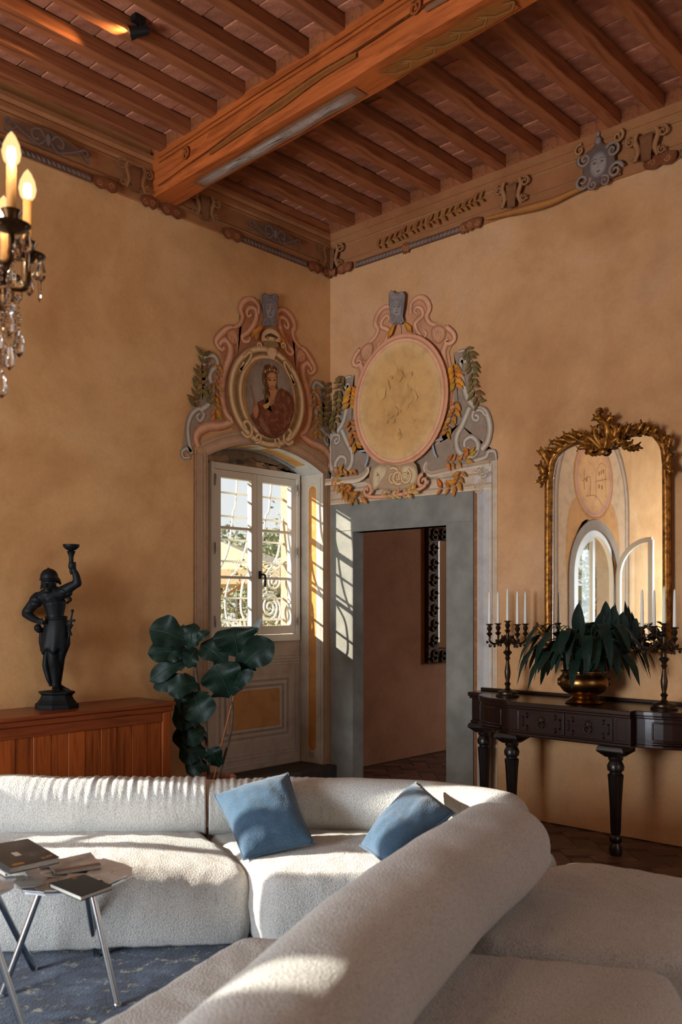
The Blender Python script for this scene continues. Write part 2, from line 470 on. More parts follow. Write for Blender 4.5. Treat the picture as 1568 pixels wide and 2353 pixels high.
for k in range(-1, 26):
    yr = -0.319 - PITCH * k + JW / 2; yl = -0.205 - 0.289 * k + JW / 2
    if yr < 0.02 and yr > YW:
        o = link('joist', jR[k % 3], ceil, (beam_x(yr)[1] - 0.16, yr, JZ)); o.scale.x = (0 - (beam_x(yr)[1] - 0.16)) / 2.25
    if yl < 0.02 and yl > YW:
        xb = beam_x(yl)[0] + 0.16; o = link('joist', jL[k % 3], ceil, (xb, yl, JZ)); o.scale.x = -(xb - XW) / 6.0
    for side, yj, pitch in ((0, yr, PITCH), (1, yl, 0.289)):
        yc = yj + pitch / 2
        if yc > 0.1 or yc < YW: continue
        xs = [-0.075 - 0.149 * i for i in range(11)] if side == 0 else [-1.78 - 0.149 * i for i in range(40)]
        for x in xs:
            if side == 0 and x < beam_x(yc)[0] + 0.07: continue
            if in_view((x, yc, 4.68)):
                o = link('tile', random.choice(tile_me), ceil, (x, yc, JZ + JH + random.uniform(0.0, 0.008)))
                o.rotation_euler = (random.uniform(-.02, .02), random.uniform(-.02, .02), random.uniform(-.015, .015))
        # boards that close the gap between two joists over the beam and over the right wall
        if in_view((-1.5, yc, 4.6), 500):
            xb = beam_x(yc)[1 - side]
            bm_ = MB().box((-0.012, -(pitch - JW) / 2, 0), (0.012, (pitch - JW) / 2, JH)); o = obj('infill_board', bm_, M_JOIST, ceil); o.location = (xb + (0.02 if side else -0.02), yc, JZ)
            if side == 0: o = obj('infill_board', bm_, M_JOIST, ceil); o.location = (-0.035, yc, JZ)
# great beam
mb = MB(); N = 40; rows = []
for i in range(N + 1):
    y = 0.0 + YW * i / N; x0, x1 = beam_x(y)
    j = lambda s: 0.010 * mnoise.noise((y * 1.7, s, 0.3)) + 0.004 * mnoise.noise((y * 6, s, 3.3))
    zb = 4.305 + 0.012 * mnoise.noise((y * 0.9, 5, 1))
    ch = 0.018
    rows.append([(x0 + j(1), y, 4.59), (x0 + j(2), y, zb + ch + 0.01), (x0 + ch + j(3), y, zb + j(7) * .5), (x1 - ch + j(4), y, zb + j(8) * .5), (x1 + j(5), y, zb + ch + 0.01), (x1 + j(6), y, 4.59)])
vs = [p for r in rows for p in r]; fs = []
for i in range(N):
    for k in range(6): fs.append((i * 6 + k, i * 6 + (k + 1) % 6, i * 6 + 6 + (k + 1) % 6, i * 6 + 6 + k))
mb.add(vs, fs); mb.f += [tuple(range(6)), tuple(N * 6 + k for k in reversed(range(6)))]
beam = obj('beam', mb, M_BEAM, ceil, smooth=35)

# painted frieze under the joists
def frieze(name, f, s0, s1):
    prof = [(0.0, 4.245), (0.014, 4.25), (0.016, 4.30), (0.020, 4.475), (0.034, 4.488), (0.034, 4.52), (0.026, 4.528), (0.048, 4.548), (0.048, 4.578), (0.0, 4.58)]
    mb = MB(); n = len(prof)
    mb.add([f(s0, z, -p) for p, z in prof] + [f(s1, z, -p) for p, z in prof], [(i, i + 1, n + i + 1, n + i) for i in range(n - 1)])
    return structure(obj(name, mb, M_FRIEZE, None))
tr1 = frieze('trim_1', LY, XW, 0.0); tr2 = frieze('trim_2', RXP, YW, 0.0)
tr1['label'] = 'painted frieze under the joists on the window wall'; tr2['label'] = 'painted frieze under the joists on the doorway wall'
# ================================================================== wall paintings: thin coats of pigment on the plaster
def paint_mat(name, fade=0.10, ground=(196, 146, 96)):
    m = NT(name)
    c = m.mix(m.attr(), lin(ground), fade)
    c = m.mix(c, m.ramp(m.noise(7, 6, 0.65), [(0.3, (0.74, 0.72, 0.70)), (0.5, (1, 1, 1)), (0.72, (1.10, 1.09, 1.06))]), 0.8, 'MULTIPLY')
    c = m.mix(c, lin(ground), m.ramp(m.noise(22, 6, 0.7), [(0.50, (0, 0, 0)), (0.75, (0.55, 0.55, 0.55))]))
    m.set(Base_Color=c, Roughness=0.92, Specular_IOR_Level=0.1)
    m.bump(m.noise(38, 4), 0.2, 0.006)
    return m.m
M_PAINT = paint_mat('fresco_pigment')
M_FPAINT = paint_mat('frieze_pigment', 0.25, (150, 98, 62))
M_BPAINT = paint_mat('beam_pigment', 0.25, (150, 80, 36))
M_NPAINT = paint_mat('niche_pigment', 0.10, (190, 170, 146))

class Paint:
    """flat strokes on one plane; f(s, z, t) places a point, layers keep overlapping strokes apart"""
    layer_of = {}
    def __init__(s, f, key, base=0.0012, step=0.00022):
        s.f = f; s.key = key; s.base = base; s.step = step; s.mb = MB()
        Paint.layer_of.setdefault(key, 0)
    def _t(s):
        Paint.layer_of[s.key] += 1
        return -(s.base + s.step * Paint.layer_of[s.key])
    def poly(s, pts, c, edge=None, inset=0.75, smooth=0, hole=None):
        """filled outline; edge gives a second colour towards the rim"""
        if smooth: pts = [tuple(p) for p in smoothpath([(q[0], q[1], 0) for q in pts], smooth, True)]
        t = s._t(); n = len(pts)
        if hole is not None:
            tri = tessellate_polygon([[V((p[0], p[1], 0)) for p in pts], [V((p[0], p[1], 0)) for p in hole]])
            s.mb.add([s.f(p[0], p[1], t) for p in list(pts) + list(hole)], [tuple(k) for k in tri], lin(c))
        elif edge is None:
            tri = tessellate_polygon([[V((p[0], p[1], 0)) for p in pts]])
            s.mb.add([s.f(p[0], p[1], t) for p in pts], [tuple(k) for k in tri], lin(c))
        else:
            cx = sum(p[0] for p in pts) / n; cz = sum(p[1] for p in pts) / n
            ins = [(cx + (p[0] - cx) * inset, cz + (p[1] - cz) * inset) for p in pts]
            vs = [s.f(p[0], p[1], t) for p in pts] + [s.f(p[0], p[1], t) for p in ins] + [s.f(cx, cz, t)]
            fs = [(i, (i + 1) % n, n + (i + 1) % n, n + i) for i in range(n)] + [(n + i, n + (i + 1) % n, 2 * n) for i in range(n)]
            s.mb.add(vs, fs, [lin(edge)] * n + [lin(c)] * (n + 1))
        return s
    def ribbon(s, pts, w, cols, n=7, taper=(1, 1), raw=False, closed=False):
        """a painted band along the points; cols run across it from the left edge to the right edge"""
        P = pts if raw else [(p[0], p[1]) for p in smoothpath([(q[0], q[1], 0) for q in pts], n, closed)]
        m = len(P); t = s._t(); k = len(cols); vs = []; cc = []; L = [lin(c) for c in cols]
        for i, p in enumerate(P):
            a = P[(i - 1) % m] if closed else P[max(i - 1, 0)]; b = P[(i + 1) % m] if closed else P[min(i + 1, m - 1)]
            dx, dz = b[0] - a[0], b[1] - a[1]; l = math.hypot(dx, dz) or 1e-6; nx, nz = -dz / l, dx / l
            q = i / max(m - 1, 1)
            ww = w * (taper[0] + (taper[1] - taper[0]) * q) if len(taper) == 2 else w * (taper[0] + (taper[1] - taper[0]) * min(q * 2, 1) + (taper[2] - taper[1]) * max(q * 2 - 1, 0))
            for j in range(k):
                o = (0.5 - j / (k - 1)) * ww
                vs.append(s.f(p[0] + nx * o, p[1] + nz * o, t)); cc.append(L[j])
        fs = []
        for i in range(m if closed else m - 1):
            for j in range(k - 1):
                i2 = (i + 1) % m; fs.append((i * k + j, i * k + j + 1, i2 * k + j + 1, i2 * k + j))
        s.mb.add(vs, fs, cc); return s
    def ring(s, c, rx, rz, w, cols, n=56, a0=0, a1=2 * PI):
        full = abs(a1 - a0 - 2 * PI) < 1e-6; m = n if full else n + 1
        P = [(c[0] + rx * math.cos(a0 + (a1 - a0) * i / n), c[1] + rz * math.sin(a0 + (a1 - a0) * i / n)) for i in range(m)]
        return s.ribbon(P, w, cols, raw=True, closed=full)
    def oval(s, c, rx, rz, col, edge=None, inset=0.75, n=40):
        return s.poly([(c[0] + rx * math.cos(2 * PI * i / n), c[1] + rz * math.sin(2 * PI * i / n)) for i in range(n)], col, edge, inset)
    def spiral(s, c, r0, turns, a0, w, cols, cw=1, r1=0.12):
        P = []; N = int(18 * turns) + 2
        for i in range(N + 1):
            q = i / N; r = r0 * (1 - q) + r0 * r1 * q; a = a0 + cw * q * turns * 2 * PI
            P.append((c[0] + r * math.cos(a), c[1] + r * math.sin(a)))
        return s.ribbon(P, w, cols, raw=True, taper=(1, 0.5))
    def leaf(s, p, q, w, c, c2=None):
        """pointed leaf from p to q"""
        dx, dz = q[0] - p[0], q[1] - p[1]; l = math.hypot(dx, dz) or 1e-6; nx, nz = -dz / l * w / 2, dx / l * w / 2
        m1 = (p[0] + dx * 0.35, p[1] + dz * 0.35); m2 = (p[0] + dx * 0.72, p[1] + dz * 0.72); t = s._t()
        vs = [s.f(*p, t), s.f(m1[0] + nx, m1[1] + nz, t), s.f(m2[0] + nx * .6, m2[1] + nz * .6, t), s.f(*q, t), s.f(m2[0] - nx * .6, m2[1] - nz * .6, t), s.f(m1[0] - nx, m1[1] - nz, t), s.f(*m2, t), s.f(*m1, t)]
        a = lin(c); b = lin(c2 or tuple(int(x * 0.62) for x in c))
        s.mb.add(vs, [(0, 1, 7), (1, 2, 6, 7), (2, 3, 6), (0, 7, 5), (7, 6, 4, 5), (6, 3, 4)], [b, a, a, b, b, b, a, a]); return s
    def spray(s, pts, n, size, c, c2=None, spread=0.9, both=True, w=0.42, seed=1):
        """leaves along a stem"""
        rnd = random.Random(seed); P = smoothpath([(q[0], q[1], 0) for q in pts], 12); m = len(P)
        for i in range(n):
            k = min(int((i + 0.5) / n * (m - 1)), m - 2); p = P[k]; d = (P[k + 1] - P[k]); a = math.atan2(d.y, d.x)
            for sd in ((1, -1) if both else (1 if i % 2 else -1,)):
                aa = a + sd * spread * rnd.uniform(0.7, 1.25); L = size * rnd.uniform(0.75, 1.2)
                cc = tuple(min(255, int(x * rnd.uniform(0.82, 1.15))) for x in c)
                s.leaf((p.x, p.y), (p.x + L * math.cos(aa), p.y + L * math.sin(aa)), L * w, cc, c2)
        return s
    def done(s, name, parent, mat=None): return obj(name, s.mb, mat or M_PAINT, parent, colors=True)

PINK = [(142, 86, 62), (192, 126, 92), (222, 166, 128), (232, 182, 146), (200, 136, 102), (146, 92, 68)]
ROSE = [(150, 92, 66), (206, 142, 108), (226, 170, 134), (214, 152, 116), (160, 102, 74)]
GREY = [(98, 88, 80), (144, 134, 122), (190, 180, 164), (204, 194, 176), (148, 136, 122), (102, 90, 82)]
BLUE = [(72, 82, 98), (112, 124, 142), (146, 156, 168), (98, 108, 124)]
CREAM = [(120, 92, 58), (196, 158, 112), (232, 200, 156), (226, 188, 140), (172, 132, 88), (118, 88, 56)]
GOLD, GREEN = (196, 124, 44), (98, 84, 46)

# ---- mirrored half designs: author one side, reflect about the axis, keep inside the wall
class Half:
    def __init__(s, paint, conv, axis, lo, hi):
        s.p, s.conv, s.axis, s.lo, s.hi = paint, conv, axis, lo, hi
    def pts(s, pts, mir):
        out = []
        for q in pts:
            a, z = s.conv(*q)
            if mir: a = 2 * s.axis - a
            out.append((min(max(a, s.lo), s.hi), z))
        return out
    def both(s, fn, pts, *a, **k):
        for mir in (0, 1):
            kk = dict(k)
            A = list(a)
            if mir and fn == 'ribbon': A[1] = A[1][::-1]
            getattr(s.p, fn)(s.pts(pts, mir), *A, **kk)
    def leafset(s, pairs, w, c):
        for mir in (0, 1):
            for (p, q) in pairs:
                a, b = s.pts([p, q], mir); s.p.leaf(a, b, w, c)
Z3 = 2.0632
def convL(x, y): p = on_y(400 + x / Z3, 640 + y / Z3, 0); return (p.x, p.z)
def convR(x, y): p = on_x(400 + x / Z3, 640 + y / Z3, 0); return (p.y, p.z)
def arcpts(x0, x1, spring, apex, d=0.0, n=20):
    c = (x0 + x1) / 2; hw = (x1 - x0) / 2; h = apex - spring
    R = (hw * hw + h * h) / (2 * h); a = math.asin(hw / R); cz = apex - R; R += d
    a = math.asin(min((hw + d) / R, 1))
    return [(c + R * math.sin(-a + 2 * a * i / n), cz + R * math.cos(-a + 2 * a * i / n)) for i in range(n + 1)]

# ------------------------------------------------ painting over the window
fw = thing('window_fresco', 'painted scrolled cartouche with a crowned portrait above the window niche', None); fw.parent = wl
AXW = -0.716
def PL(): return Paint(LY, 'L')
# painted architrave round the niche
p = PL()
FB = [(150, 118, 92), (186, 152, 122), (172, 138, 108), (190, 160, 132), (164, 130, 102)]
p.poly([(-1.435, 0.16), (-1.312, 0.16), (-1.312, NSP), (-1.435, NSP + 0.02)], (170, 136, 108))
p.poly([(-0.083, 0.16), (-0.004, 0.16), (-0.004, NSP + 0.1), (-0.083, NSP)], (176, 146, 118))
p.ribbon(arcpts(NX0, NX1, NSP, NAP, 0.060), 0.118, [(182, 142, 108), (170, 134, 104), (196, 158, 124), (164, 126, 96)], raw=True)
p.ribbon(arcpts(NX0, NX1, NSP, NAP, 0.085), 0.014, [(214, 176, 140), (140, 104, 78)], raw=True)
for x in (-1.425, -1.365, -1.335): p.ribbon([(x, 0.17), (x, NSP + 0.03)], 0.012, [(206, 176, 146), (136, 104, 80)], raw=True)
p.ribbon([(-0.045, 0.17), (-0.045, NSP + 0.06)], 0.012, [(210, 184, 156), (140, 112, 90)], raw=True)
p.ribbon([(-1.438, 0.16), (-1.438, NSP)], 0.010, [(120, 78, 52), (150, 104, 74)], raw=True)
p.done('painted_architrave', fw)
# grounds
p = PL(); H = Half(p, convL, AXW, -1.62, -0.004)
H.both('poly', [(30, 850), (50, 700), (75, 610), (120, 560), (150, 470), (130, 400), (150, 365), (200, 370), (210, 480), (200, 600), (190, 700), (120, 740), (90, 800)], (146, 128, 112), (164, 136, 108), 0.8)
H.both('poly', [(445, 240), (400, 100), (350, 100), (310, 170), (320, 230), (250, 230), (200, 290), (215, 350), (235, 420), (215, 560), (235, 680), (280, 720), (445, 760)], (172, 110, 76), (188, 128, 92), 0.85)
p.done('painted_ground', fw)
# scrolls
p = PL(); H = Half(p, convL, AXW, -1.62, -0.004)
H.both('ribbon', [(75, 848), (45, 850), (36, 822), (60, 806), (82, 826), (68, 770), (64, 700), (82, 645), (118, 618), (140, 645), (122, 676), (106, 655), (118, 640)], 0.040, GREY, taper=(0.6, 1.2, 0.7))
H.both('ribbon', [(128, 622), (168, 588), (186, 530), (168, 470), (178, 436), (204, 405), (188, 368), (150, 372), (140, 402), (158, 420), (168, 402)], 0.052, GREY, taper=(1.1, 1, 0.55))
H.both('ribbon', [(278, 676), (226, 698), (158, 702), (116, 724), (102, 760), (112, 796)], 0.085, PINK, taper=(0.7, 1, 0.55))
H.both('ribbon', [(238, 330), (222, 338), (212, 318), (224, 294), (250, 296), (266, 330), (262, 372), (240, 432), (226, 500), (228, 580), (246, 640), (272, 672)], 0.066, PINK, taper=(0.6, 1.15, 0.8))
H.both('ribbon', [(300, 268), (276, 240), (246, 242), (200, 290), (206, 322), (226, 340)], 0.058, PINK, taper=(0.8, 1.1, 0.5))
H.both('ribbon', [(366, 172), (350, 180), (342, 160), (356, 138), (384, 148), (388, 184), (374, 222), (350, 254), (322, 276), (330, 298), (352, 296), (358, 276)], 0.046, PINK, taper=(0.6, 1.2, 0.6))
H.both('ribbon', [(398, 168), (396, 128), (366, 100), (330, 108), (312, 144), (322, 182), (310, 216), (280, 236)], 0.050, ROSE, taper=(0.7, 1.1, 0.6))
H.both('poly', [(250, 250), (280, 236), (300, 262), (304, 300), (282, 318), (258, 300), (246, 276)], (206, 142, 104), (140, 80, 54), 0.6, smooth=3)
for k, (dx, dy) in enumerate(((0, 0), (12, 10), (22, 24))):
    H.both('ribbon', [(262 + dx, 262 + dy), (272 + dx, 276 + dy), (274 + dx, 298 + dy)], 0.014, [(228, 178, 140), (150, 92, 66)])
H.both('ribbon', [(222, 440), (214, 500), (216, 560)], 0.020, [(230, 182, 146), (160, 100, 74)])
p.done('painted_scrolls', fw)
# garlands and leaves
p = PL(); H = Half(p, convL, AXW, -1.62, -0.004)
for mir in (0, 1):
    p.spray(H.pts([(98, 620), (96, 560), (120, 500), (128, 430), (140, 350)], mir), 9, 0.085, GREEN, (60, 58, 34), seed=3 + mir)
    p.spray(H.pts([(200, 400), (196, 470), (188, 540), (188, 600), (190, 660)], mir), 9, 0.072, GOLD, (150, 84, 24), seed=5 + mir)
    p.spray(H.pts([(150, 600), (160, 560), (150, 520)], mir), 4, 0.07, (120, 108, 60), (70, 64, 40), seed=9 + mir)
    a = H.pts([(352, 282), (420, 224)], mir); p.leaf(a[0], a[1], 0.055, (214, 138, 48), (140, 80, 24))
    a = H.pts([(372, 300), (400, 262)], mir); p.leaf(a[0], a[1], 0.04, (196, 120, 40), (130, 74, 24))
p.done('painted_garlands', fw)
# blue mask at the crown
def mask(p, conv, cx, cy, sc, cols=((112, 114, 122), (146, 146, 148), (78, 78, 84))):
    mid, hi, dk = cols
    q = lambda pts: [conv(cx + x * sc, cy + y * sc) for x, y in pts]
    p.poly(q([(-40, -75), (-28, -92), (-8, -80), (8, -80), (28, -88), (42, -72), (38, -20), (30, 40), (22, 78), (-22, 78), (-30, 40), (-40, -20)]), mid, dk, 0.85)
    p.poly(q([(-20, -30), (0, -42), (22, -30), (25, 5), (16, 32), (2, 42), (-14, 32), (-22, 5)]), hi, mid, 0.7, smooth=3)
    for sx in (-1, 1):
        p.poly(q([(sx * 4, -12), (sx * 11, -16), (sx * 18, -10), (sx * 11, -6)]), dk)
        p.ribbon(q([(sx * 3, -20), (sx * 11, -25), (sx * 20, -18)]), 0.008, [dk, mid])
        p.ribbon(q([(sx * 34, -70), (sx * 24, -80), (sx * 14, -66), (sx * 26, -56)]), 0.014, [dk, hi, mid])
        p.ribbon(q([(sx * 26, 40), (sx * 32, 62), (sx * 18, 70)]), 0.014, [dk, hi, mid])
        p.ribbon(q([(sx * 30, -40), (sx * 32, -10), (sx * 26, 26)]), 0.012, [dk, hi])
    p.ribbon(q([(0, -14), (4, 4), (-4, 8)]), 0.008, [dk, hi]); p.poly(q([(-8, 18), (0, 15), (9, 18), (0, 23)]), dk)
    p.ribbon(q([(-24, -46), (0, -58), (24, -46)]), 0.016, [dk, hi, mid])
p = PL(); mask(p, convL, 444, 158, 0.95); p.done('painted_mask', fw)
# oval frame and portrait
p = PL(); cO = convL(432, 566); rxO = abs(convL(255, 566)[0] - convL(610, 566)[0]) / 2; rzO = abs(convL(432, 330)[1] - convL(432, 800)[1]) / 2
p.oval(cO, rxO, rzO, (150, 116, 74), (128, 92, 56), 0.9)
p.ring(cO, rxO * 0.955, rzO * 0.955, 0.056, CREAM)
p.ring(cO, rxO * 0.80, rzO * 0.85, 0.036, [(96, 76, 46), (128, 102, 64), (88, 68, 42)])
p.ring(cO, rxO * 0.725, rzO * 0.80, 0.046, CREAM)
p.ring(cO, rxO * 0.65, rzO * 0.755, 0.014, [(196, 142, 80), (150, 100, 56)])
for mir in (0, 1):
    H = Half(p, convL, cO[0], -1.6, -0.004)
    p.ribbon(H.pts([(318, 400), (300, 440), (330, 410), (352, 372), (346, 352), (318, 376)], mir), 0.030, CREAM if not mir else CREAM[::-1])
    p.ribbon(H.pts([(330, 715), (318, 690), (336, 680), (352, 705), (352, 742), (330, 752), (306, 728)], mir), 0.034, CREAM if not mir else CREAM[::-1])
    p.ribbon(H.pts([(372, 760), (385, 742), (398, 752), (392, 776), (372, 782)], mir), 0.026, CREAM if not mir else CREAM[::-1])
# shell mask on the oval
q8 = lambda x, y: (lambda P_: (P_.x, P_.z))(on_y(520 + x / 7.355, 740 + y / 7.355, 0))
p.poly([q8(*c) for c in ((545, 250), (590, 160), (690, 125), (800, 165), (865, 270), (850, 360), (700, 330), (560, 340))], (222, 182, 138), (190, 144, 100), 0.8, smooth=3)
p.poly([q8(*c) for c in ((600, 250), (700, 205), (820, 270), (800, 300), (700, 262), (620, 290))], (70, 44, 30), smooth=3)
for cx_, cy_, r_ in ((650, 290, .012), (770, 305, .012)): p.oval(q8(cx_, cy_), r_, r_ * 1.1, (126, 106, 66), (210, 172, 126), 0.6)
p.poly([q8(*c) for c in ((600, 360), (700, 335), (800, 370), (830, 420), (760, 440), (640, 420), (590, 400))], (142, 122, 76), (176, 142, 98), 0.7, smooth=3)
for sx in (480, 885): p.spiral(q8(sx + 25, 420), 0.028, 1.4, 0, 0.016, CREAM[1:5])
p.poly([q8(*c) for c in ((640, 470), (700, 440), (790, 470), (800, 560), (740, 670), (690, 660), (640, 560))], (226, 186, 144), (196, 152, 108), 0.75, smooth=3)
p.done('oval_frame', fw)
p = PL(); Q = lambda *pts: [q8(*c) for c in pts]
cI = q8(700, 1310); rxI = abs(q8(300, 1310)[0] - q8(1100, 1310)[0]) / 2; rzI = abs(q8(700, 640)[1] - q8(700, 1985)[1]) / 2
p.oval(cI, rxI, rzI, (142, 130, 116), (126, 112, 98), 0.7, n=56)
p.poly(Q((560, 850), (600, 745), (700, 735), (800, 790), (815, 900), (805, 1060), (830, 1150), (760, 1180), (680, 1200), (660, 1300), (600, 1330), (590, 1240), (610, 1140), (560, 1050), (545, 960)), (84, 52, 30), (64, 40, 26), 0.75, smooth=3)
p.poly(Q((640, 1100), (690, 1150), (790, 1130), (800, 1230), (760, 1300), (720, 1420), (640, 1480), (560, 1470), (600, 1380), (660, 1320), (690, 1240)), (190, 132, 84), (160, 102, 64), 0.75, smooth=3)
p.poly(Q((645, 900), (700, 862), (770, 880), (798, 960), (790, 1050), (760, 1130), (715, 1150), (660, 1100), (635, 1000)), (206, 148, 98), (176, 114, 72), 0.75, smooth=3)
for e in (685, 765):
    p.poly(Q((e - 28, 995), (e, 978), (e + 24, 995), (e, 1010)), (54, 30, 20)); p.ribbon(Q((e - 34, 965), (e, 945), (e + 28, 958)), 0.004, [(90, 54, 34), (120, 76, 48)])
p.ribbon(Q((735, 985), (748, 1050), (720, 1072)), 0.005, [(150, 92, 58), (220, 160, 110)]); p.poly(Q((690, 1098), (720, 1090), (752, 1100), (720, 1118)), (150, 62, 46))
p.poly(Q((640, 1290), (470, 1370), (480, 1480), (370, 1560), (350, 1600), (440, 1760), (500, 1880), (620, 1960), (760, 1980), (880, 1930), (1000, 1800), (1090, 1560), (1100, 1400), (1060, 1270), (960, 1170), (860, 1130), (800, 1200), (740, 1400), (640, 1480), (570, 1450)), (104, 46, 34), (84, 36, 28), 0.8)
for a_ in (((860, 1200), (800, 1450), (830, 1750), (800, 1930)), ((930, 1230), (930, 1500), (920, 1850)), ((980, 1240), (1040, 1500), (980, 1780)), ((1000, 1210), (1070, 1330), (1080, 1480)), ((500, 1500), (600, 1700), (700, 1880)), ((600, 1560), (640, 1750), (720, 1930))):
    p.ribbon(Q(*a_), 0.018, [(64, 26, 24), (140, 72, 54), (92, 40, 32)], taper=(0.4, 1, 0.4))
p.poly(Q((480, 1640), (530, 1620), (600, 1720), (680, 1840), (730, 1960), (620, 1900), (540, 1800)), (136, 88, 70), (112, 60, 46), 0.7)
p.poly(Q((400, 1420), (450, 1390), (490, 1470), (480, 1600), (430, 1650), (395, 1560)), (188, 124, 80), (140, 84, 54), 0.7, smooth=3)
p.ribbon(Q((340, 1080), (385, 1250), (430, 1450)), 0.008, [(120, 52, 30), (170, 90, 54), (96, 40, 24)])
p.poly(Q((560, 1420), (640, 1380), (690, 1340), (660, 1450), (600, 1480)), (214, 164, 102), smooth=2)
for k in range(6):
    a_ = q8(600 + k * 38, 850 - 30 * math.sin(k * 0.63)); p.oval(a_, 0.010, 0.012, (150, 100, 66) if k % 2 else (190, 150, 110), n=10)
c_ = q8(712, 745)
for k in range(4):
    an = PI * k / 4; p.leaf((c_[0] - .014 * math.cos(an), c_[1] - .014 * math.sin(an)), (c_[0] + .014 * math.cos(an), c_[1] + .014 * math.sin(an)), 0.006, (186, 130, 70), (186, 130, 70))
for k in range(9):
    rnd = random.Random(k); p.spiral(q8(rnd.uniform(560, 640), 880 + k * 42), 0.014, 1.2, k, 0.008, [(50, 30, 20), (120, 76, 44), (60, 36, 24)])
p.done('portrait', fw)

# ------------------------------------------------ painted decoration inside the niche
nf = thing('niche_fresco', 'painted panels and mouldings inside the window niche below and beside the casement', None); nf.parent = wl
# right jamb: orange stripe panel  (plane x = NX1, s along y)
fj = lambda s_, z, t: (NX1 - 0.0015 + t, s_, z)
p = Paint(fj, 'J', 0.0006)
p.poly([(0.004, 0.16), (ND - 0.004, 0.16), (ND - 0.004, 2.60), (0.004, 2.585)], (200, 188, 170))
p.poly([(0.10, 0.2), (0.165, 0.2), (0.165, 2.5), (0.10, 2.5)], (160, 158, 158), (178, 166, 150), 0.9)
def capsule(y0, y1, z0, z1, n=8):
    r = (y1 - y0) / 2; c = (y0 + y1) / 2
    return [(c + r * math.cos(PI * i / n), z1 - r + r * math.sin(PI * i / n)) for i in range(n + 1)] + [(c - r * math.cos(PI * i / n), z0 + r - r * math.sin(PI * i / n)) for i in range(n + 1)]
p.poly(capsule(0.072, 0.176, 0.25, 2.50), (226, 202, 160)); p.poly(capsule(0.080, 0.168, 0.26, 2.49), (208, 138, 62), (196, 128, 58), 0.8)
p.ribbon([(0.164, 0.32), (0.164, 2.44)], 0.006, [(140, 92, 50), (190, 130, 70)], raw=True)
p.ribbon([(0.03, 0.2), (0.03, 2.55)], 0.02, [(206, 192, 170), (150, 138, 126), (212, 202, 184)], raw=True)
p.done('painted_jamb_panel', nf, M_NPAINT)
# soffit of the arch
arc_in = arcpts(NX0, NX1, NSP, NAP, -0.0025, 24)
def soffit(k0, k1, y0, y1, c, t):
    mb_ = MB(); n_ = 16; vs = []
    for i in range(n_ + 1):
        q = (k0 + (k1 - k0) * i / n_) * 24; j = min(int(q), 23); w_ = q - j
        x = arc_in[j][0] * (1 - w_) + arc_in[j + 1][0] * w_; z = arc_in[j][1] * (1 - w_) + arc_in[j + 1][1] * w_
        vs += [(x, y0, z - t), (x, y1, z - t)]
    return vs, [(2 * i, 2 * i + 1, 2 * i + 3, 2 * i + 2) for i in range(n_)]
mb = MB()
for k0, k1, y0, y1, c, t in ((0.0, 1.0, 0.004, ND - 0.004, (206, 204, 196), 0.0004), (0.10, 0.90, 0.20, 0.235, (126, 146, 158), 0.0008), (0.12, 0.46, 0.07, 0.19, (204, 146, 66), 0.0012), (0.54, 0.88, 0.07, 0.19, (204, 146, 66), 0.0012),
                             (0.14, 0.44, 0.075, 0.085, (232, 196, 130), 0.0016), (0.56, 0.86, 0.075, 0.085, (232, 196, 130), 0.0016), (0.47, 0.53, 0.03, 0.22, (222, 216, 196), 0.0016)):
    vs, fs = soffit(k0, k1, y0, y1, c, t); mb.add(vs, fs, lin(c))
obj('painted_soffit', mb, M_NPAINT, nf, colors=True)
# back plane of the niche
fbk = lambda s_, z, t: (s_, ND + t, z)
p = Paint(fbk, 'B', 0.0008)
p.poly([(NX0 + .002, 2.588), (-0.09, 2.588), (-0.09, 2.63)] + [(a, z - 0.004) for a, z in reversed(arcpts(NX0, NX1, NSP, NAP, -0.002))], (132, 112, 92), (104, 90, 78), 0.8)
for k in range(14):
    rnd = random.Random(k * 3 + 1); c_ = (-1.15 + 0.075 * k, 2.64 + rnd.uniform(-.02, .02)); p.poly([(c_[0] + rnd.uniform(.03, .07) * math.cos(a), c_[1] + rnd.uniform(.015, .03) * math.sin(a)) for a in [i * 0.7 for i in range(9)]], rnd.choice(((70, 64, 60), (182, 150, 120), (96, 90, 86), (170, 134, 102), (110, 84, 60))), smooth=3)
x0, x1 = -1.07, -0.10
p.poly([(NX0 + .002, 0.16), (x1, 0.16), (x1, 1.19), (NX0 + .002, 1.19)], (206, 192, 174), (200, 184, 164), 0.9)
LINE = [(230, 220, 206), (164, 150, 138)]
for z in (1.070, 1.045, 1.02, 0.995): p.ribbon([(-1.2, z), (x1 - 0.01, z)], 0.014, LINE, raw=True)
for z in (0.285, 0.255, 0.20): p.ribbon([(-1.2, z), (x1 - 0.005, z)], 0.012, LINE, raw=True)
for d, c in ((0.0, (212, 200, 184)), (0.03, (176, 162, 148)), (0.055, (214, 202, 186)), (0.085, (166, 152, 138)), (0.11, (218, 206, 188))):
    p.poly(rect(-1.02 + d, -0.20 - d, 0.385 + d * 0.8, 0.905 - d * 0.8), c)
p.poly(rect(-0.885, -0.335, 0.49, 0.80), (216, 156, 92), (208, 146, 84), 0.9)
for x in (x1 - 0.02, -0.155): p.ribbon([(x, 0.3), (x, 0.98)], 0.02, [(204, 192, 176), (158, 148, 140)], raw=True)
p.done('painted_dado', nf, M_NPAINT)

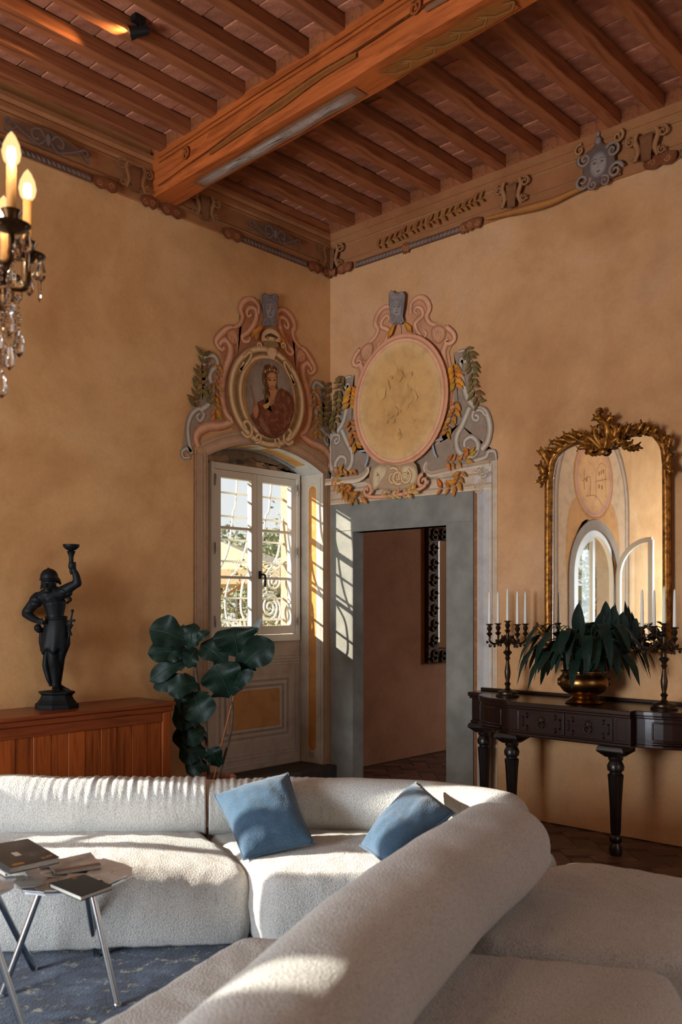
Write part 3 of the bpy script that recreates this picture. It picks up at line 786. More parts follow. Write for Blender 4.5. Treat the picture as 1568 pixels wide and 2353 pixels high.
# ------------------------------------------------ painting over the doorway
fd = thing('doorway_fresco', 'painted scrolled cartouche with an empty cream oval above the stone doorway', None); fd.parent = wr
AXD = convR(1083, 585)[0]
def PR(): return Paint(RXP, 'R')
p = PR()
DE = -1.446
p.poly([(-0.004, 2.327), (DE - 0.03, 2.327), (DE - 0.03, 2.53), (-0.004, 2.53)], (206, 184, 160), (194, 170, 146), 0.9)
p.poly([(DE - 0.002, 0.0), (-1.645, 0.0), (-1.645, 2.53), (DE - 0.002, 2.53)], (202, 192, 180))
for (s0, s1, c) in ((-1.448, -1.474, (126, 86, 66)), (-1.474, -1.482, (206, 170, 140)), (-1.484, -1.575, (172, 174, 174)), (-1.53, -1.575, (190, 188, 184)), (-1.578, -1.588, (212, 202, 186)), (-1.60, -1.606, (140, 124, 110)), (-1.61, -1.636, (200, 180, 156)), (-1.636, -1.646, (214, 186, 154))):
    p.poly([(s0, 0.004), (s1, 0.004), (s1, 2.37 - (s0 + 1.446) * 0.9), (s0, 2.37 - (s0 + 1.446) * 0.9)], c)
for z, c in ((2.338, [(232, 206, 172), (196, 164, 132)]), (2.365, [(206, 178, 146), (160, 132, 108)]), (2.44, [(214, 190, 160), (150, 128, 108)]), (2.512, [(232, 212, 182), (150, 126, 104)])):
    p.ribbon([(-0.006, z), (-1.60, z)], 0.02, c, raw=True)
for k in range(4):
    c_ = (-1.545 + 0.02 * k, 2.44 - 0.035 * k); p.spiral(c_, 0.034, 1.3, k, 0.018, [(120, 106, 94), (212, 196, 172), (150, 134, 118)])
p.spray([(-1.56, 2.40), (-1.53, 2.46), (-1.48, 2.49)], 5, 0.05, (196, 180, 156), (120, 106, 92), seed=2)
p.done('painted_architrave', fd)
p = PR(); H = Half(p, convR, AXD, -1.70, -0.004)
H.both('poly', [(1085, 990), (1200, 960), (1330, 905), (1530, 862), (1530, 825), (1492, 828), (1502, 720), (1482, 640), (1425, 560), (1425, 420), (1400, 340), (1330, 350), (1340, 400), (1330, 560), (1300, 760), (1085, 870)], (142, 128, 114), (158, 138, 118), 0.85)
H.both('poly', [(1085, 235), (1120, 95), (1190, 85), (1218, 200), (1290, 222), (1332, 290), (1308, 350), (1330, 480), (1330, 620), (1262, 780), (1085, 885)], (200, 140, 104), (208, 150, 112), 0.85)
p.done('painted_ground', fd)
p = PR(); H = Half(p, convR, AXD, -1.70, -0.004)
RG = GREY[::-1]
H.both('ribbon', [(1350, 350), (1380, 345), (1398, 372), (1382, 396), (1366, 382), (1362, 430), (1375, 500), (1395, 570), (1432, 612), (1478, 632), (1500, 700), (1490, 770), (1462, 812)], 0.055, GREY, taper=(0.5, 1, 1.1))
H.both('ribbon', [(1430, 648), (1446, 656), (1440, 674), (1420, 664), (1424, 634), (1456, 626), (1480, 650)], 0.030, GREY)
H.both('ribbon', [(1404, 612), (1372, 690), (1344, 750), (1348, 812), (1388, 846), (1432, 832), (1444, 784), (1416, 752), (1384, 768), (1382, 800), (1404, 806)], 0.052, GREY, taper=(1.1, 1.1, 0.5))
H.both('ribbon', [(1532, 858), (1524, 822), (1494, 822), (1482, 846), (1440, 862), (1400, 880)], 0.040, GREY, taper=(0.5, 1, 1.1))
H.both('ribbon', [(1206, 872), (1196, 900), (1220, 926), (1290, 912), (1400, 890), (1500, 872)], 0.050, [(226, 206, 178), (206, 184, 156), (158, 136, 114), (190, 164, 138), (140, 116, 96)], taper=(0.7, 1, 0.9))
# pink volutes
H.both('ribbon', [(1156, 168), (1144, 156), (1156, 138), (1178, 148), (1182, 176), (1160, 198), (1146, 220), (1160, 256), (1186, 282), (1200, 262), (1188, 248)], 0.040, PINK, taper=(0.6, 1.2, 0.6))
H.both('ribbon', [(1126, 170), (1130, 120), (1162, 92), (1196, 102), (1214, 142), (1200, 184), (1218, 214), (1250, 226)], 0.048, ROSE, taper=(0.7, 1.1, 0.7))
H.both('poly', [(1225, 240), (1258, 220), (1290, 238), (1292, 278), (1262, 312), (1230, 290)], (216, 156, 118), (156, 96, 68), 0.6, smooth=3)
for k in range(3): H.both('ribbon', [(1238 + 12 * k, 244 + 4 * k), (1246 + 12 * k, 268), (1240 + 10 * k, 292)], 0.014, [(232, 184, 148), (160, 100, 74)])
H.both('ribbon', [(1296, 232), (1328, 262), (1332, 292), (1308, 312), (1292, 300), (1306, 288)], 0.046, PINK, taper=(1, 1, 0.5))
H.both('ribbon', [(1296, 310), (1282, 350), (1292, 420), (1310, 480), (1312, 560), (1298, 620), (1306, 660), (1290, 690), (1250, 752), (1206, 810), (1172, 850)], 0.056, ROSE, taper=(1, 0.9, 0.7))
H.both('ribbon', [(1280, 640), (1306, 628), (1310, 650), (1296, 660)], 0.026, PINK)
p.done('painted_scrolls', fd)
p = PR(); H = Half(p, convR, AXD, -1.70, -0.004)
for mir in (0, 1):
    p.spray(H.pts([(1385, 325), (1412, 380), (1420, 450), (1430, 530), (1455, 600)], mir), 11, 0.085, GREEN, (58, 60, 36), seed=11 + mir)
    p.spray(H.pts([(1330, 400), (1338, 450), (1345, 510)], mir), 5, 0.11, (220, 140, 40), (160, 90, 24), seed=13 + mir)
    p.spray(H.pts([(1344, 570), (1338, 630), (1318, 690), (1300, 740)], mir), 6, 0.085, GOLD, (150, 84, 24), seed=15 + mir)
    p.spray(H.pts([(1290, 868), (1340, 872), (1400, 852), (1410, 820)], mir), 6, 0.075, GOLD, (150, 84, 24), seed=17 + mir)
    p.spray(H.pts([(1372, 905), (1360, 950), (1330, 990), (1260, 1000)], mir), 6, 0.085, GOLD, (150, 84, 24), seed=19 + mir)
    p.ribbon(H.pts([(1286, 764), (1250, 772), (1238, 790), (1246, 830), (1256, 850)], mir), 0.018, [(110, 130, 150), (160, 178, 190), (120, 140, 160)])
    p.ribbon(H.pts([(1250, 772), (1226, 768), (1216, 786)], mir), 0.016, [(110, 130, 150), (160, 178, 190), (120, 140, 160)])
    a = H.pts([(1140, 262), (1100, 208)], mir); p.leaf(a[0], a[1], 0.05, (210, 134, 46), (140, 80, 24))
p.done('painted_garlands', fd)
p = PR(); mask(p, convR, 1074, 150, 0.95, ((122, 120, 122), (152, 148, 146), (88, 84, 86))); p.done('painted_mask', fd)
p = PR(); cD = convR(1085, 585); rD = abs(convR(872, 585)[0] - convR(1318, 585)[0]) / 2; hD = abs(convR(1085, 272)[1] - convR(1085, 892)[1]) / 2
p.oval(cD, rD, hD, (216, 150, 116), n=60)
p.ring(cD, rD * 0.97, hD * 0.975, 0.035, [(176, 110, 80), (226, 162, 128), (206, 138, 104)])
p.ring(cD, rD * 0.88, hD * 0.90, 0.03, [(196, 128, 96), (228, 168, 132), (232, 186, 140)])
p.oval(cD, rD * 0.86, hD * 0.885, (214, 166, 106), (222, 180, 124), 0.8, n=60)
c2 = convR(1076, 590); p.oval(c2, rD * 0.50, hD * 0.56, (210, 160, 98), (214, 164, 104), 0.7, n=48)
for k in range(46):
    rnd = random.Random(k + 40); an = rnd.uniform(0, 6.28); rr = rnd.uniform(0, 1) ** 0.5
    c_ = (c2[0] + rD * 0.46 * rr * math.cos(an), c2[1] + hD * 0.52 * rr * math.sin(an)); r_ = rnd.uniform(0.012, 0.05)
    p.poly([(c_[0] + r_ * rnd.uniform(.5, 1.3) * math.cos(a), c_[1] + r_ * rnd.uniform(.5, 1.3) * math.sin(a)) for a in [i * 0.78 for i in range(8)]], rnd.choice(((216, 168, 104), (210, 160, 96), (214, 164, 100), (206, 156, 94))), smooth=2)
p.done('painted_oval', fd)
# rams' heads under the oval
p = PR(); conv = convR; q = lambda *pts: [conv(*c) for c in pts]
p.poly(q((960, 900), (1010, 880), (1085, 890), (1160, 875), (1180, 930), (1170, 990), (1085, 1010), (990, 1000), (950, 980)), (176, 148, 120), (150, 122, 98), 0.8, smooth=3)
for pts_, c1_, c2_ in ((((970, 905), (1000, 885), (1035, 895), (1030, 935), (1005, 965), (985, 1000), (965, 1005), (962, 960)), (212, 188, 150), (150, 126, 96)), (((1100, 895), (1140, 885), (1172, 905), (1178, 950), (1160, 985), (1130, 970), (1100, 950)), (212, 188, 150), (150, 126, 96))):
    p.poly(q(*pts_), c1_, c2_, 0.65, smooth=3)
    cx_, cy_ = sum(a for a, _ in pts_) / len(pts_), sum(b for _, b in pts_) / len(pts_)
    p.oval(conv(cx_ - 5, cy_ - 8), 0.008, 0.008, (70, 54, 40), n=10); p.ribbon(q((cx_ - 8, cy_ - 25), (cx_ + 6, cy_), (cx_ - 4, cy_ + 28)), 0.012, [(110, 88, 66), (224, 202, 166)])
for cx_, r_, a0_ in ((1062, 0.075, 1.2), (1085, 0.06, 4.2), (1120, 0.06, 2.0)): p.spiral(conv(cx_, 945), r_, 1.5, a0_, 0.030, CREAM)
for cx_, cw in ((938, 1), (1205, -1)): p.spiral(conv(cx_, 1010 if cw == 1 else 965), 0.055, 1.3, 1.5, 0.036, ROSE, cw)
p.ribbon(q((930, 1030), (975, 1040), (1085, 1030), (1180, 1005), (1215, 985)), 0.03, ROSE)
p.spray(q((1000, 1015), (1060, 1030), (1130, 1018), (1170, 1000)), 8, 0.06, (214, 160, 92), (150, 100, 50), seed=31)
p.ribbon(q((742, 970), (820, 962), (900, 952), (940, 922), (940, 900)), 0.055, [(226, 208, 182), (210, 190, 164), (150, 134, 116), (186, 164, 140)], taper=(1, 1, 0.6))
p.spray(q((780, 935), (800, 975), (830, 1010), (880, 1040)), 6, 0.075, GOLD, (150, 84, 24), seed=33)
p.done('painted_ram_heads', fd)

# ------------------------------------------------ frieze ornaments (planes just proud of the frieze)
def frieze_paint(tr, f, key, conv, right):
    p = Paint(f, key, 0.022, 0.00025)
    s_far = -6.0
    # shaded mouldings
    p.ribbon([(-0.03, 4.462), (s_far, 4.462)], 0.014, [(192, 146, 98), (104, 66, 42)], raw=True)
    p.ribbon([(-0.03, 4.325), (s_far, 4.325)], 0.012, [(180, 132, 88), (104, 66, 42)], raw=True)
    # blue grey leaf moulding with red brown clasps
    def rope(a, b, z=4.262, w=0.05):
        n = max(int(abs(b - a) / 0.035), 2)
        p.ribbon([(a, z), (b, z)], w, [(50, 42, 38), (92, 86, 84), (112, 106, 100), (80, 72, 70), (40, 32, 30)], raw=True)
        for i in range(n):
            x = a + (b - a) * (i + 0.5) / n; dx = (b - a) / n
            p.leaf((x - dx * .4, z - w * .32), (x + dx * .5, z + w * .34), w * 0.4, (140, 134, 126), (66, 58, 58))
    def clasp(a, w=0.07, z=4.258):
        p.poly([(a - w, z - 0.02), (a - w * .5, z - 0.045), (a, z - 0.03), (a + w * .5, z - 0.045), (a + w, z - 0.02), (a + w, z + 0.03), (a, z + 0.045), (a - w, z + 0.03)], (118, 62, 40), (80, 42, 28), 0.7, smooth=2)
        for sx in (-1, 1): p.spiral((a + sx * w * .5, z), 0.022, 1.4, 0, 0.012, [(80, 44, 28), (196, 132, 82), (120, 70, 44)], sx)
    if right:
        for a, b in ((-0.30, -1.38), (-2.98, -4.4)):
            k = a
            while k > b + 0.3:
                rope(k, max(k - 0.5, b)); clasp(k - 0.53 if k - 0.53 > b else b, 0.035); k -= 0.56
        clasp(-0.20, 0.08); clasp(-0.05, 0.05); clasp(-1.47, 0.07); clasp(-2.86, 0.1)
        p.ribbon([(-1.58, 4.262), (-1.72, 4.25), (-1.9, 4.235), (-2.1, 4.225), (-2.3, 4.245), (-2.6, 4.262)], 0.05, [(80, 46, 24), (176, 112, 50), (190, 130, 66), (90, 52, 28)], taper=(0.5, 1.3, 0.5))
        # golden laurel branch
        P_ = [(-0.55, 4.345), (-0.9, 4.375), (-1.25, 4.40), (-1.55, 4.42)]
        p.spray(P_, 20, 0.062, (150, 98, 40), (96, 58, 26), seed=41)
        # mask cartouche
        cy_ = on_x(1380, 345, -0.03).y; c = (cy_, 4.36)
        def cm(x, y): return (c[0] - x * 0.0016, c[1] - y * 0.0016)
        g = [(62, 58, 58), (116, 112, 108), (156, 150, 140), (84, 78, 74)]
        p.poly([cm(*k_) for k_ in ((-70, 0), (-60, -60), (-20, -80), (0, -130), (20, -80), (60, -60), (72, 0), (60, 60), (0, 90), (-60, 60))], (84, 84, 88), (66, 58, 54), 0.8, smooth=3)
        for sx in (-1, 1):
            p.spiral(cm(sx * 62, -40), 0.050, 1.5, 0.5, 0.026, g, sx); p.spiral(cm(sx * 72, 46), 0.055, 1.5, 3, 0.028, g, -sx); p.spiral(cm(sx * 26, 74), 0.036, 1.4, 1, 0.020, g, sx)
            p.spiral(cm(sx * 84, -86), 0.04, 1.3, 2, 0.024, [(110, 70, 44), (186, 140, 96), (120, 80, 52)], sx)
        p.oval(cm(0, 0), 0.062, 0.085, (150, 148, 144), (96, 98, 104), 0.7)
        for sx in (-1, 1): p.poly([cm(sx * 8, -10), cm(sx * 16, -15), cm(sx * 26, -9), cm(sx * 16, -5)], (60, 60, 66)); p.ribbon([cm(sx * 5, -20), cm(sx * 16, -26), cm(sx * 28, -18)], 0.007, [(70, 70, 76), (120, 120, 124)])
        p.ribbon([cm(0, -10), cm(5, 10), cm(-4, 14)], 0.008, [(80, 80, 84), (180, 178, 172)]); p.poly([cm(-10, 26), cm(0, 23), cm(11, 26), cm(0, 32)], (84, 70, 70))
        p.oval(cm(0, -96), 0.022, 0.026, (140, 142, 146), (70, 72, 80), 0.6); p.oval(cm(0, -124), 0.012, 0.018, (140, 142, 146), (70, 72, 80), 0.6)
    else:
        rope(-0.30, -1.02); clasp(-0.22, 0.07); clasp(-0.06, 0.05); clasp(-1.10, 0.09); clasp(-1.66, 0.09); clasp(-1.85, 0.06)
        rope(-2.30, -3.6); clasp(-2.2, 0.09); rope(-3.8, -5.2)
        for c0, sc in ((-0.68, 1.0), (-2.62, 1.05)):
            def oc(x, y): return (c0 + x * 0.0021 * sc, 4.385 - y * 0.0021 * sc)
            d_ = [(44, 42, 46), (84, 84, 90), (116, 112, 108), (52, 48, 50)]
            p.poly([oc(*k_) for k_ in ((-120, 0), (-60, -22), (0, -30), (60, -22), (120, 0), (60, 22), (0, 30), (-60, 22))], (74, 62, 54), (110, 78, 54), 0.7, smooth=3)
            for sx in (-1, 1):
                p.ribbon([oc(sx * 8, 0), oc(sx * 26, -20), oc(sx * 48, -10), oc(sx * 44, 10), oc(sx * 28, 6)], 0.022, d_)
                p.ribbon([oc(sx * 8, 4), oc(sx * 30, 24), oc(sx * 60, 14), oc(sx * 90, 0), oc(sx * 118, -14), oc(sx * 128, -2), oc(sx * 116, 6)], 0.020, d_)
                p.ribbon([oc(sx * 94, 0), oc(sx * 112, 14), oc(sx * 126, 22), oc(sx * 130, 10)], 0.014, d_)
            p.oval(oc(0, 0), 0.022, 0.045, (112, 110, 110), (46, 44, 48), 0.6)
    # consoles and corner acanthus
    for c0 in ((-0.06, -1.38, -1.98, -3.35) if not right else (-0.06, -1.80, -2.78, -4.2)):
        for sx in (-1, 1):
            if c0 > -0.2 and sx > 0: continue
            p.ribbon([(c0 + sx * 0.075, 4.29), (c0 + sx * 0.055, 4.35), (c0 + sx * 0.075, 4.42), (c0 + sx * 0.060, 4.465)], 0.034, [(96, 62, 42), (160, 114, 76), (176, 130, 88), (104, 70, 46)], taper=(0.8, 1.1, 0.7))
            p.spiral((c0 + sx * 0.105, 4.425), 0.036, 1.4, 1.2, 0.020, [(96, 62, 42), (170, 124, 84), (110, 74, 50)], -sx)
            p.spiral((c0 + sx * 0.10, 4.315), 0.028, 1.4, 1.2, 0.016, [(96, 62, 42), (170, 124, 84), (110, 74, 50)], sx)
            p.leaf((c0 + sx * 0.012, 4.28), (c0 + sx * 0.02, 4.45), 0.05, (146, 104, 70), (78, 52, 36))
        p.poly([(min(c0 + 0.03, -0.003), 4.27), (c0 - 0.03, 4.27), (c0 - 0.045, 4.44), (min(c0 + 0.045, -0.003), 4.44)], (120, 80, 52), (84, 54, 36), 0.7)
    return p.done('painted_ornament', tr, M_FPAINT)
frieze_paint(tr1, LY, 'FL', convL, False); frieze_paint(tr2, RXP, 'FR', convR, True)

# ------------------------------------------------ remains of painting on the great beam
BZ = 4.293
def fbeam(s_, q, t):                                                # underside: s along y, q across (0..1)
    x0, x1 = beam_x(s_); return (x0 + (x1 - x0) * q, s_, BZ + t)
p = Paint(fbeam, 'BM', 0.0004, 0.00018)
OCH = [(60, 40, 24), (126, 84, 36), (160, 116, 60), (84, 56, 30)]
def band(y0, y1, q0, q1, c, edge):
    n = 14; rnd = random.Random(int(y0 * 100))
    up = [(y0 + (y1 - y0) * i / n, q0 + rnd.uniform(-.03, .03)) for i in range(n + 1)]; dn = [(y0 + (y1 - y0) * i / n, q1 + rnd.uniform(-.03, .03)) for i in range(n + 1)]
    p.poly(up + dn[::-1], c, edge, 0.85)
band(-0.42, -1.95, 0.30, 0.78, (126, 110, 94), (120, 76, 46)); band(-0.45, -1.90, 0.40, 0.66, (158, 154, 146), (128, 116, 104)); band(-0.7, -1.3, 0.44, 0.58, (184, 182, 176), (150, 148, 146)); band(-1.35, -1.8, 0.46, 0.62, (176, 172, 164), (146, 140, 134))
for y0, y1 in ((-2.15, -2.95), (-3.2, -3.9)):
    m_ = (y0 + y1) / 2
    band(y0, y1, 0.25, 0.80, (138, 92, 44), (150, 84, 42))
    for k in range(5):
        yy = y0 + (y1 - y0) * (k + 0.5) / 5
        P_ = [(yy + 0.10, 0.35), (yy + 0.03, 0.62), (yy - 0.05, 0.68), (yy - 0.09, 0.5), (yy - 0.04, 0.4)]
        # widths are given across the beam in its own unit, so draw the curls as leaves
        for i in range(4):
            a, b = P_[i], P_[i + 1]; t = p._t()
            w_ = 0.045
            p.mb.add([fbeam(a[0], a[1] - w_, t), fbeam(a[0], a[1] + w_, t), fbeam(b[0], b[1] + w_, t), fbeam(b[0], b[1] - w_, t)], [(0, 1, 2, 3)], [lin((70, 50, 28)), lin((176, 136, 76)), lin((170, 128, 68)), lin((66, 46, 28))])
p.done('painted_underside', beam, M_BPAINT)
# long drying crack and dark stain on the beam's side
def fside(s_, z, t):
    return (beam_x(s_)[0] - 0.0165 + t, s_, z)
p = Paint(fside, 'BS', 0.0005, 0.0002)
def wob(y, k): return 0.010 * mnoise.noise((y * 3.1, k, 0.7))
ys = [-0.12 - 0.12 * i for i in range(45)]
zc = lambda y: 4.335 + 0.085 * min(1, -y / 1.6) + wob(y, 2)
p.ribbon([(y, zc(y) - 0.025 + wob(y, 3)) for y in ys if -2.1 < y < -0.7], 0.055, [(140, 80, 36), (106, 74, 34), (92, 66, 32), (132, 86, 40), (156, 88, 42)], raw=True, taper=(0.4, 1.2, 0.5))
p.ribbon([(y, zc(y) - 0.02 + wob(y, 5)) for y in ys if -4.4 < y < -2.5], 0.075, [(120, 80, 46), (92, 84, 72), (110, 100, 88), (96, 76, 56), (150, 86, 42)], raw=True, taper=(0.4, 1.2, 0.5))
p.ribbon([(y, zc(y) + wob(y, 9) * .4) for y in ys], 0.013, [(40, 20, 12), (14, 8, 6), (30, 16, 10)], raw=True, taper=(0.4, 1.2, 1))
for z in (4.50, 4.53): p.ribbon([(y, z + wob(y, 4) * .2) for y in ys], 0.006, [(90, 44, 20), (178, 98, 46)], raw=True)
for y0 in (-0.45, -2.45, -3.1): p.spiral((y0, 4.44), 0.045, 1.5, 1, 0.02, [(70, 34, 18), (150, 84, 42), (84, 42, 22)])
p.done('painted_side', beam, M_BPAINT)
# ================================================================== windows and the garden outside
gm = NT('window_glass'); gm.n.remove(gm.bsdf)
_tr = gm.n.new('ShaderNodeBsdfTransparent'); _gl = gm.n.new('ShaderNodeBsdfGlossy'); _mx = gm.n.new('ShaderNodeMixShader'); _fr = gm.n.new('ShaderNodeLayerWeight')
_tr.inputs[0].default_value = (0.95, 0.97, 0.97, 1); _gl.inputs['Roughness'].default_value = 0.02; _fr.inputs[0].default_value = 0.5
_pw = gm.math('MULTIPLY_ADD', gm.math('POWER', _fr.outputs['Facing'], 5.0), 0.7); _pw.node.inputs[2].default_value = 0.03; gm.t.links.new(_pw, _mx.inputs[0]); gm.t.links.new(_tr.outputs[0], _mx.inputs[1]); gm.t.links.new(_gl.outputs[0], _mx.inputs[2]); gm.t.links.new(_mx.outputs[0], gm.out.inputs['Surface'])
M_GLASS = gm.m
M_IRON = simple('black_iron', (32, 32, 34), 0.4, 0.6)
M_WIRON = simple('white_iron', (226, 224, 216), 0.5)
M_STEEL = simple('hinge_steel', (170, 168, 160), 0.35, 0.8)

def bar2(path, w, t0, t1, f, closed=False):
    """flat bar of width w along a 2-D path, t0..t1 deep"""
    m = len(path); vs = []
    for i, p_ in enumerate(path):
        a = path[(i - 1) % m] if closed else path[max(i - 1, 0)]; b = path[(i + 1) % m] if closed else path[min(i + 1, m - 1)]
        dx, dz = b[0] - a[0], b[1] - a[1]; l = math.hypot(dx, dz); nx, nz = -dz / l * w / 2, dx / l * w / 2
        vs += [f(p_[0] + nx, p_[1] + nz, t0), f(p_[0] - nx, p_[1] - nz, t0), f(p_[0] - nx, p_[1] - nz, t1), f(p_[0] + nx, p_[1] + nz, t1)]
    fs = []
    for i in range(m if closed else m - 1):
        j = (i + 1) % m
        for k in range(4): fs.append((i * 4 + k, i * 4 + (k + 1) % 4, j * 4 + (k + 1) % 4, j * 4 + k))
    if not closed: fs += [(0, 1, 2, 3), tuple((m - 1) * 4 + k for k in (3, 2, 1, 0))]
    return MB().add(vs, fs)

# ---- casement in the niche
w1 = structure(thing('window_1', 'pale painted casement window with six panes in the niche', None))
FX0, FX1, FZ0, FZ1 = -1.075, -0.112, 1.188, 2.600
GYB = ND + 0.012
for a, b in (((FX0, GYB - 0.035, FZ0), (FX0 + 0.035, GYB + 0.05, FZ1)), ((FX1 - 0.035, GYB - 0.035, FZ0), (FX1, GYB + 0.05, FZ1)),
             ((FX0 + 0.035, GYB - 0.035, FZ1 - 0.05), (FX1 - 0.035, GYB + 0.05, FZ1)), ((FX0 + 0.035, GYB - 0.035, FZ0), (FX1 - 0.035, GYB + 0.05, FZ0 + 0.055))):
    obj('window_frame', MB().box(a, b), M_WHITE, w1, bevel=0.004)
zs = (1.318, 1.708, 2.098, 2.488)
for (x0, x1, gx0, gx1) in ((FX0 + 0.037, -0.592, -0.969, -0.651), (-0.588, FX1 - 0.037, -0.529, -0.205)):
    sh = thing('sash', None, None); sh.parent = w1
    Y0, Y1 = GYB - 0.022, GYB + 0.028; Z0, Z1 = FZ0 + 0.060, FZ1 - 0.052
    for a, b in (((x0, Y0, Z0), (gx0, Y1, Z1)), ((gx1, Y0, Z0), (x1, Y1, Z1)), ((gx0, Y0, zs[3]), (gx1, Y1, Z1)), ((gx0, Y0, Z0), (gx1, Y1, zs[0]))):
        obj('sash_rail', MB().box(a, b), M_WHITE, sh, bevel=0.004)
    for z in zs[1:3]: obj('muntin', MB().box((gx0, Y0 + 0.008, z - 0.011), (gx1, Y1 - 0.004, z + 0.011)), M_WHITE, sh, bevel=0.004)
    for k in range(3): obj('pane', MB().box((gx0, GYB + 0.004, zs[k] + (0.011 if k else 0)), (gx1, GYB + 0.007, zs[k + 1] - (0.011 if k < 2 else 0))), M_GLASS, sh)
for x in (FX0 + 0.002, FX1 - 0.004):
    for z in (1.36, 1.93, 2.46): obj('hinge', MB().lathe([(0.001, -0.045), (0.008, -0.045), (0.008, -0.002), (0.0095, 0.0), (0.008, 0.002), (0.008, 0.045), (0.001, 0.045)], 10, (x + 0.034 if x < -0.5 else x - 0.032, GYB - 0.040, z)), M_STEEL, w1, smooth=40)
hd = obj('handle', MB().box((-0.576, GYB - 0.032, 1.70), (-0.548, GYB - 0.0225, 1.765)), M_IRON, w1, bevel=0.004)
obj('lever', MB().tube(smoothpath([(-0.562, GYB - 0.032, 1.735), (-0.562, GYB - 0.068, 1.735), (-0.548, GYB - 0.070, 1.728), (-0.542, GYB - 0.068, 1.69), (-0.544, GYB - 0.066, 1.635)], 5), [0.008] * 8 + [0.009] * 13, 8), M_IRON, hd, smooth=60)

# ---- wrought grille outside the casement
GY = 0.445
gr = thing('window_grille', 'white wrought iron grille with curled bars outside the casement window', 'grille')
def g7(x, y): return on_y(470 + x / 5.348, 1040 + y / 5.348, GY)
def gbar(pts, r=0.009, n=6, nm='bar'):
    P = smoothpath([g7(*q) for q in pts], n); obj(nm, MB().tube(P, r, 6), M_WIRON, gr, smooth=60)
for z in (2.545, 2.40, 2.21, 2.02, 1.845, 1.545, 1.365, 1.22):
    obj('cross_bar', MB().box((-1.06, GY - 0.004, z - 0.008), (-0.125, GY + 0.012, z + 0.008)), M_WIRON, gr, bevel=0.002)
gbar([(400, 180), (400, 360), (390, 530), (375, 680), (352, 730), (350, 800), (330, 920), (315, 1060), (290, 1190), (250, 1310), (170, 1450), (120, 1550), (100, 1700), (100, 1900), (130, 2100), (150, 2300)])
gbar([(185, 180), (185, 335), (180, 500), (165, 680), (140, 740), (130, 900), (100, 1060), (60, 1250), (0, 1400)])
gbar([(610, 180), (612, 380), (600, 600), (580, 730), (560, 800), (545, 950), (525, 1080), (500, 1190), (460, 1310), (410, 1420), (340, 1510), (290, 1620), (262, 1750), (255, 1900), (275, 2040), (320, 2200)])
gbar([(820, 180), (820, 415), (805, 575), (790, 720), (760, 770), (750, 820), (735, 930), (710, 1090), (690, 1230), (640, 1360), (560, 1470), (480, 1580), (450, 1750), (448, 1930), (480, 2040), (520, 2200)])
gbar([(1030, 180), (1020, 500), (1000, 700), (960, 830), (940, 1000), (930, 1090), (900, 1250), (860, 1340), (770, 1480), (740, 1550), (700, 1650), (690, 1800), (680, 2050), (690, 2200)])
def gspiral(cx, cy, rx, ry, turns, a0, cw=1, nm='scroll', r=0.009):
    P = []; N = int(turns * 20)
    for i in range(N + 1):
        q = i / N; k = 1 - 0.88 * q; a = a0 + cw * q * turns * 2 * PI
        P.append(g7(cx + rx * k * math.cos(a), cy - ry * k * math.sin(a)))
    obj(nm, MB().tube(P, r, 6), M_WIRON, gr, smooth=60)
gspiral(800, 1900, 125, 190, 2.6, 1.2, 1); gspiral(848, 1580, 95, 125, 2.1, 2.6, -1); gspiral(912, 1350, 38, 52, 1.6, -1.6, 1, r=0.007); gspiral(390, 2130, 60, 90, 1.8, 1.0, -1)
gbar([(760, 1560), (750, 1640), (790, 1740), (870, 1770), (925, 1880), (930, 1990), (880, 2110)])
gbar([(700, 1700), (750, 1690), (800, 1745), (740, 1750), (705, 1705)], 0.006)
gbar([(870, 1440), (930, 1400), (940, 1350)], 0.007)

# ---- arched window further along the same wall, out of the frame but seen in the mirror
M_WSTONE = simple('warm_stone', (146, 128, 108), 0.85, c2=(160, 142, 120), scale=6)
w2 = structure(thing('window_2', 'arched white window with one leaf open seen in the gilt mirror', None))
mid = (AX0 + AX1) / 2
def arch_path(x0, x1, z0, spring, n=20):
    c = (x0 + x1) / 2; r = (x1 - x0) / 2
    return [(x1, z0)] + [(c + r * math.cos(PI * i / n), spring + r * math.sin(PI * i / n)) for i in range(n + 1)] + [(x0, z0)]
sp_ = arch_path(AX0 - 0.065, AX1 + 0.065, AZ0, ASP)
n0 = len(sp_); segs = [(0, 2), (1, 5), (4, 8), (7, 11), (10, 14), (13, 17), (16, 20), (19, 23)]
obj('stone_arch', bar2(sp_, 0.125, -0.012, 0.0, LY), M_WSTONE, w2, smooth=30)
obj('window_frame', bar2(arch_path(AX0 + 0.035, AX1 - 0.035, AZ0 + 0.002, ASP), 0.068, 0.004, 0.064, LY), M_WHITE, w2, smooth=30)
obj('window_frame', bar2([(AX0 + 0.02, AZ0 + 0.03), (AX1 - 0.02, AZ0 + 0.03)], 0.06, 0.004, 0.064, LY), M_WHITE, w2)
obj('window_sill', MB().box((AX0 - 0.12, -0.05, AZ0 - 0.05), (AX1 + 0.12, 0.27, AZ0 - 0.002)), M_STONE, w2, bevel=0.006)
obj('window_reveal', lining(archw, 0.066, ND - 0.001), M_BEIGE, w2, smooth=30)
LW = (AX1 - AX0) / 2 - 0.075
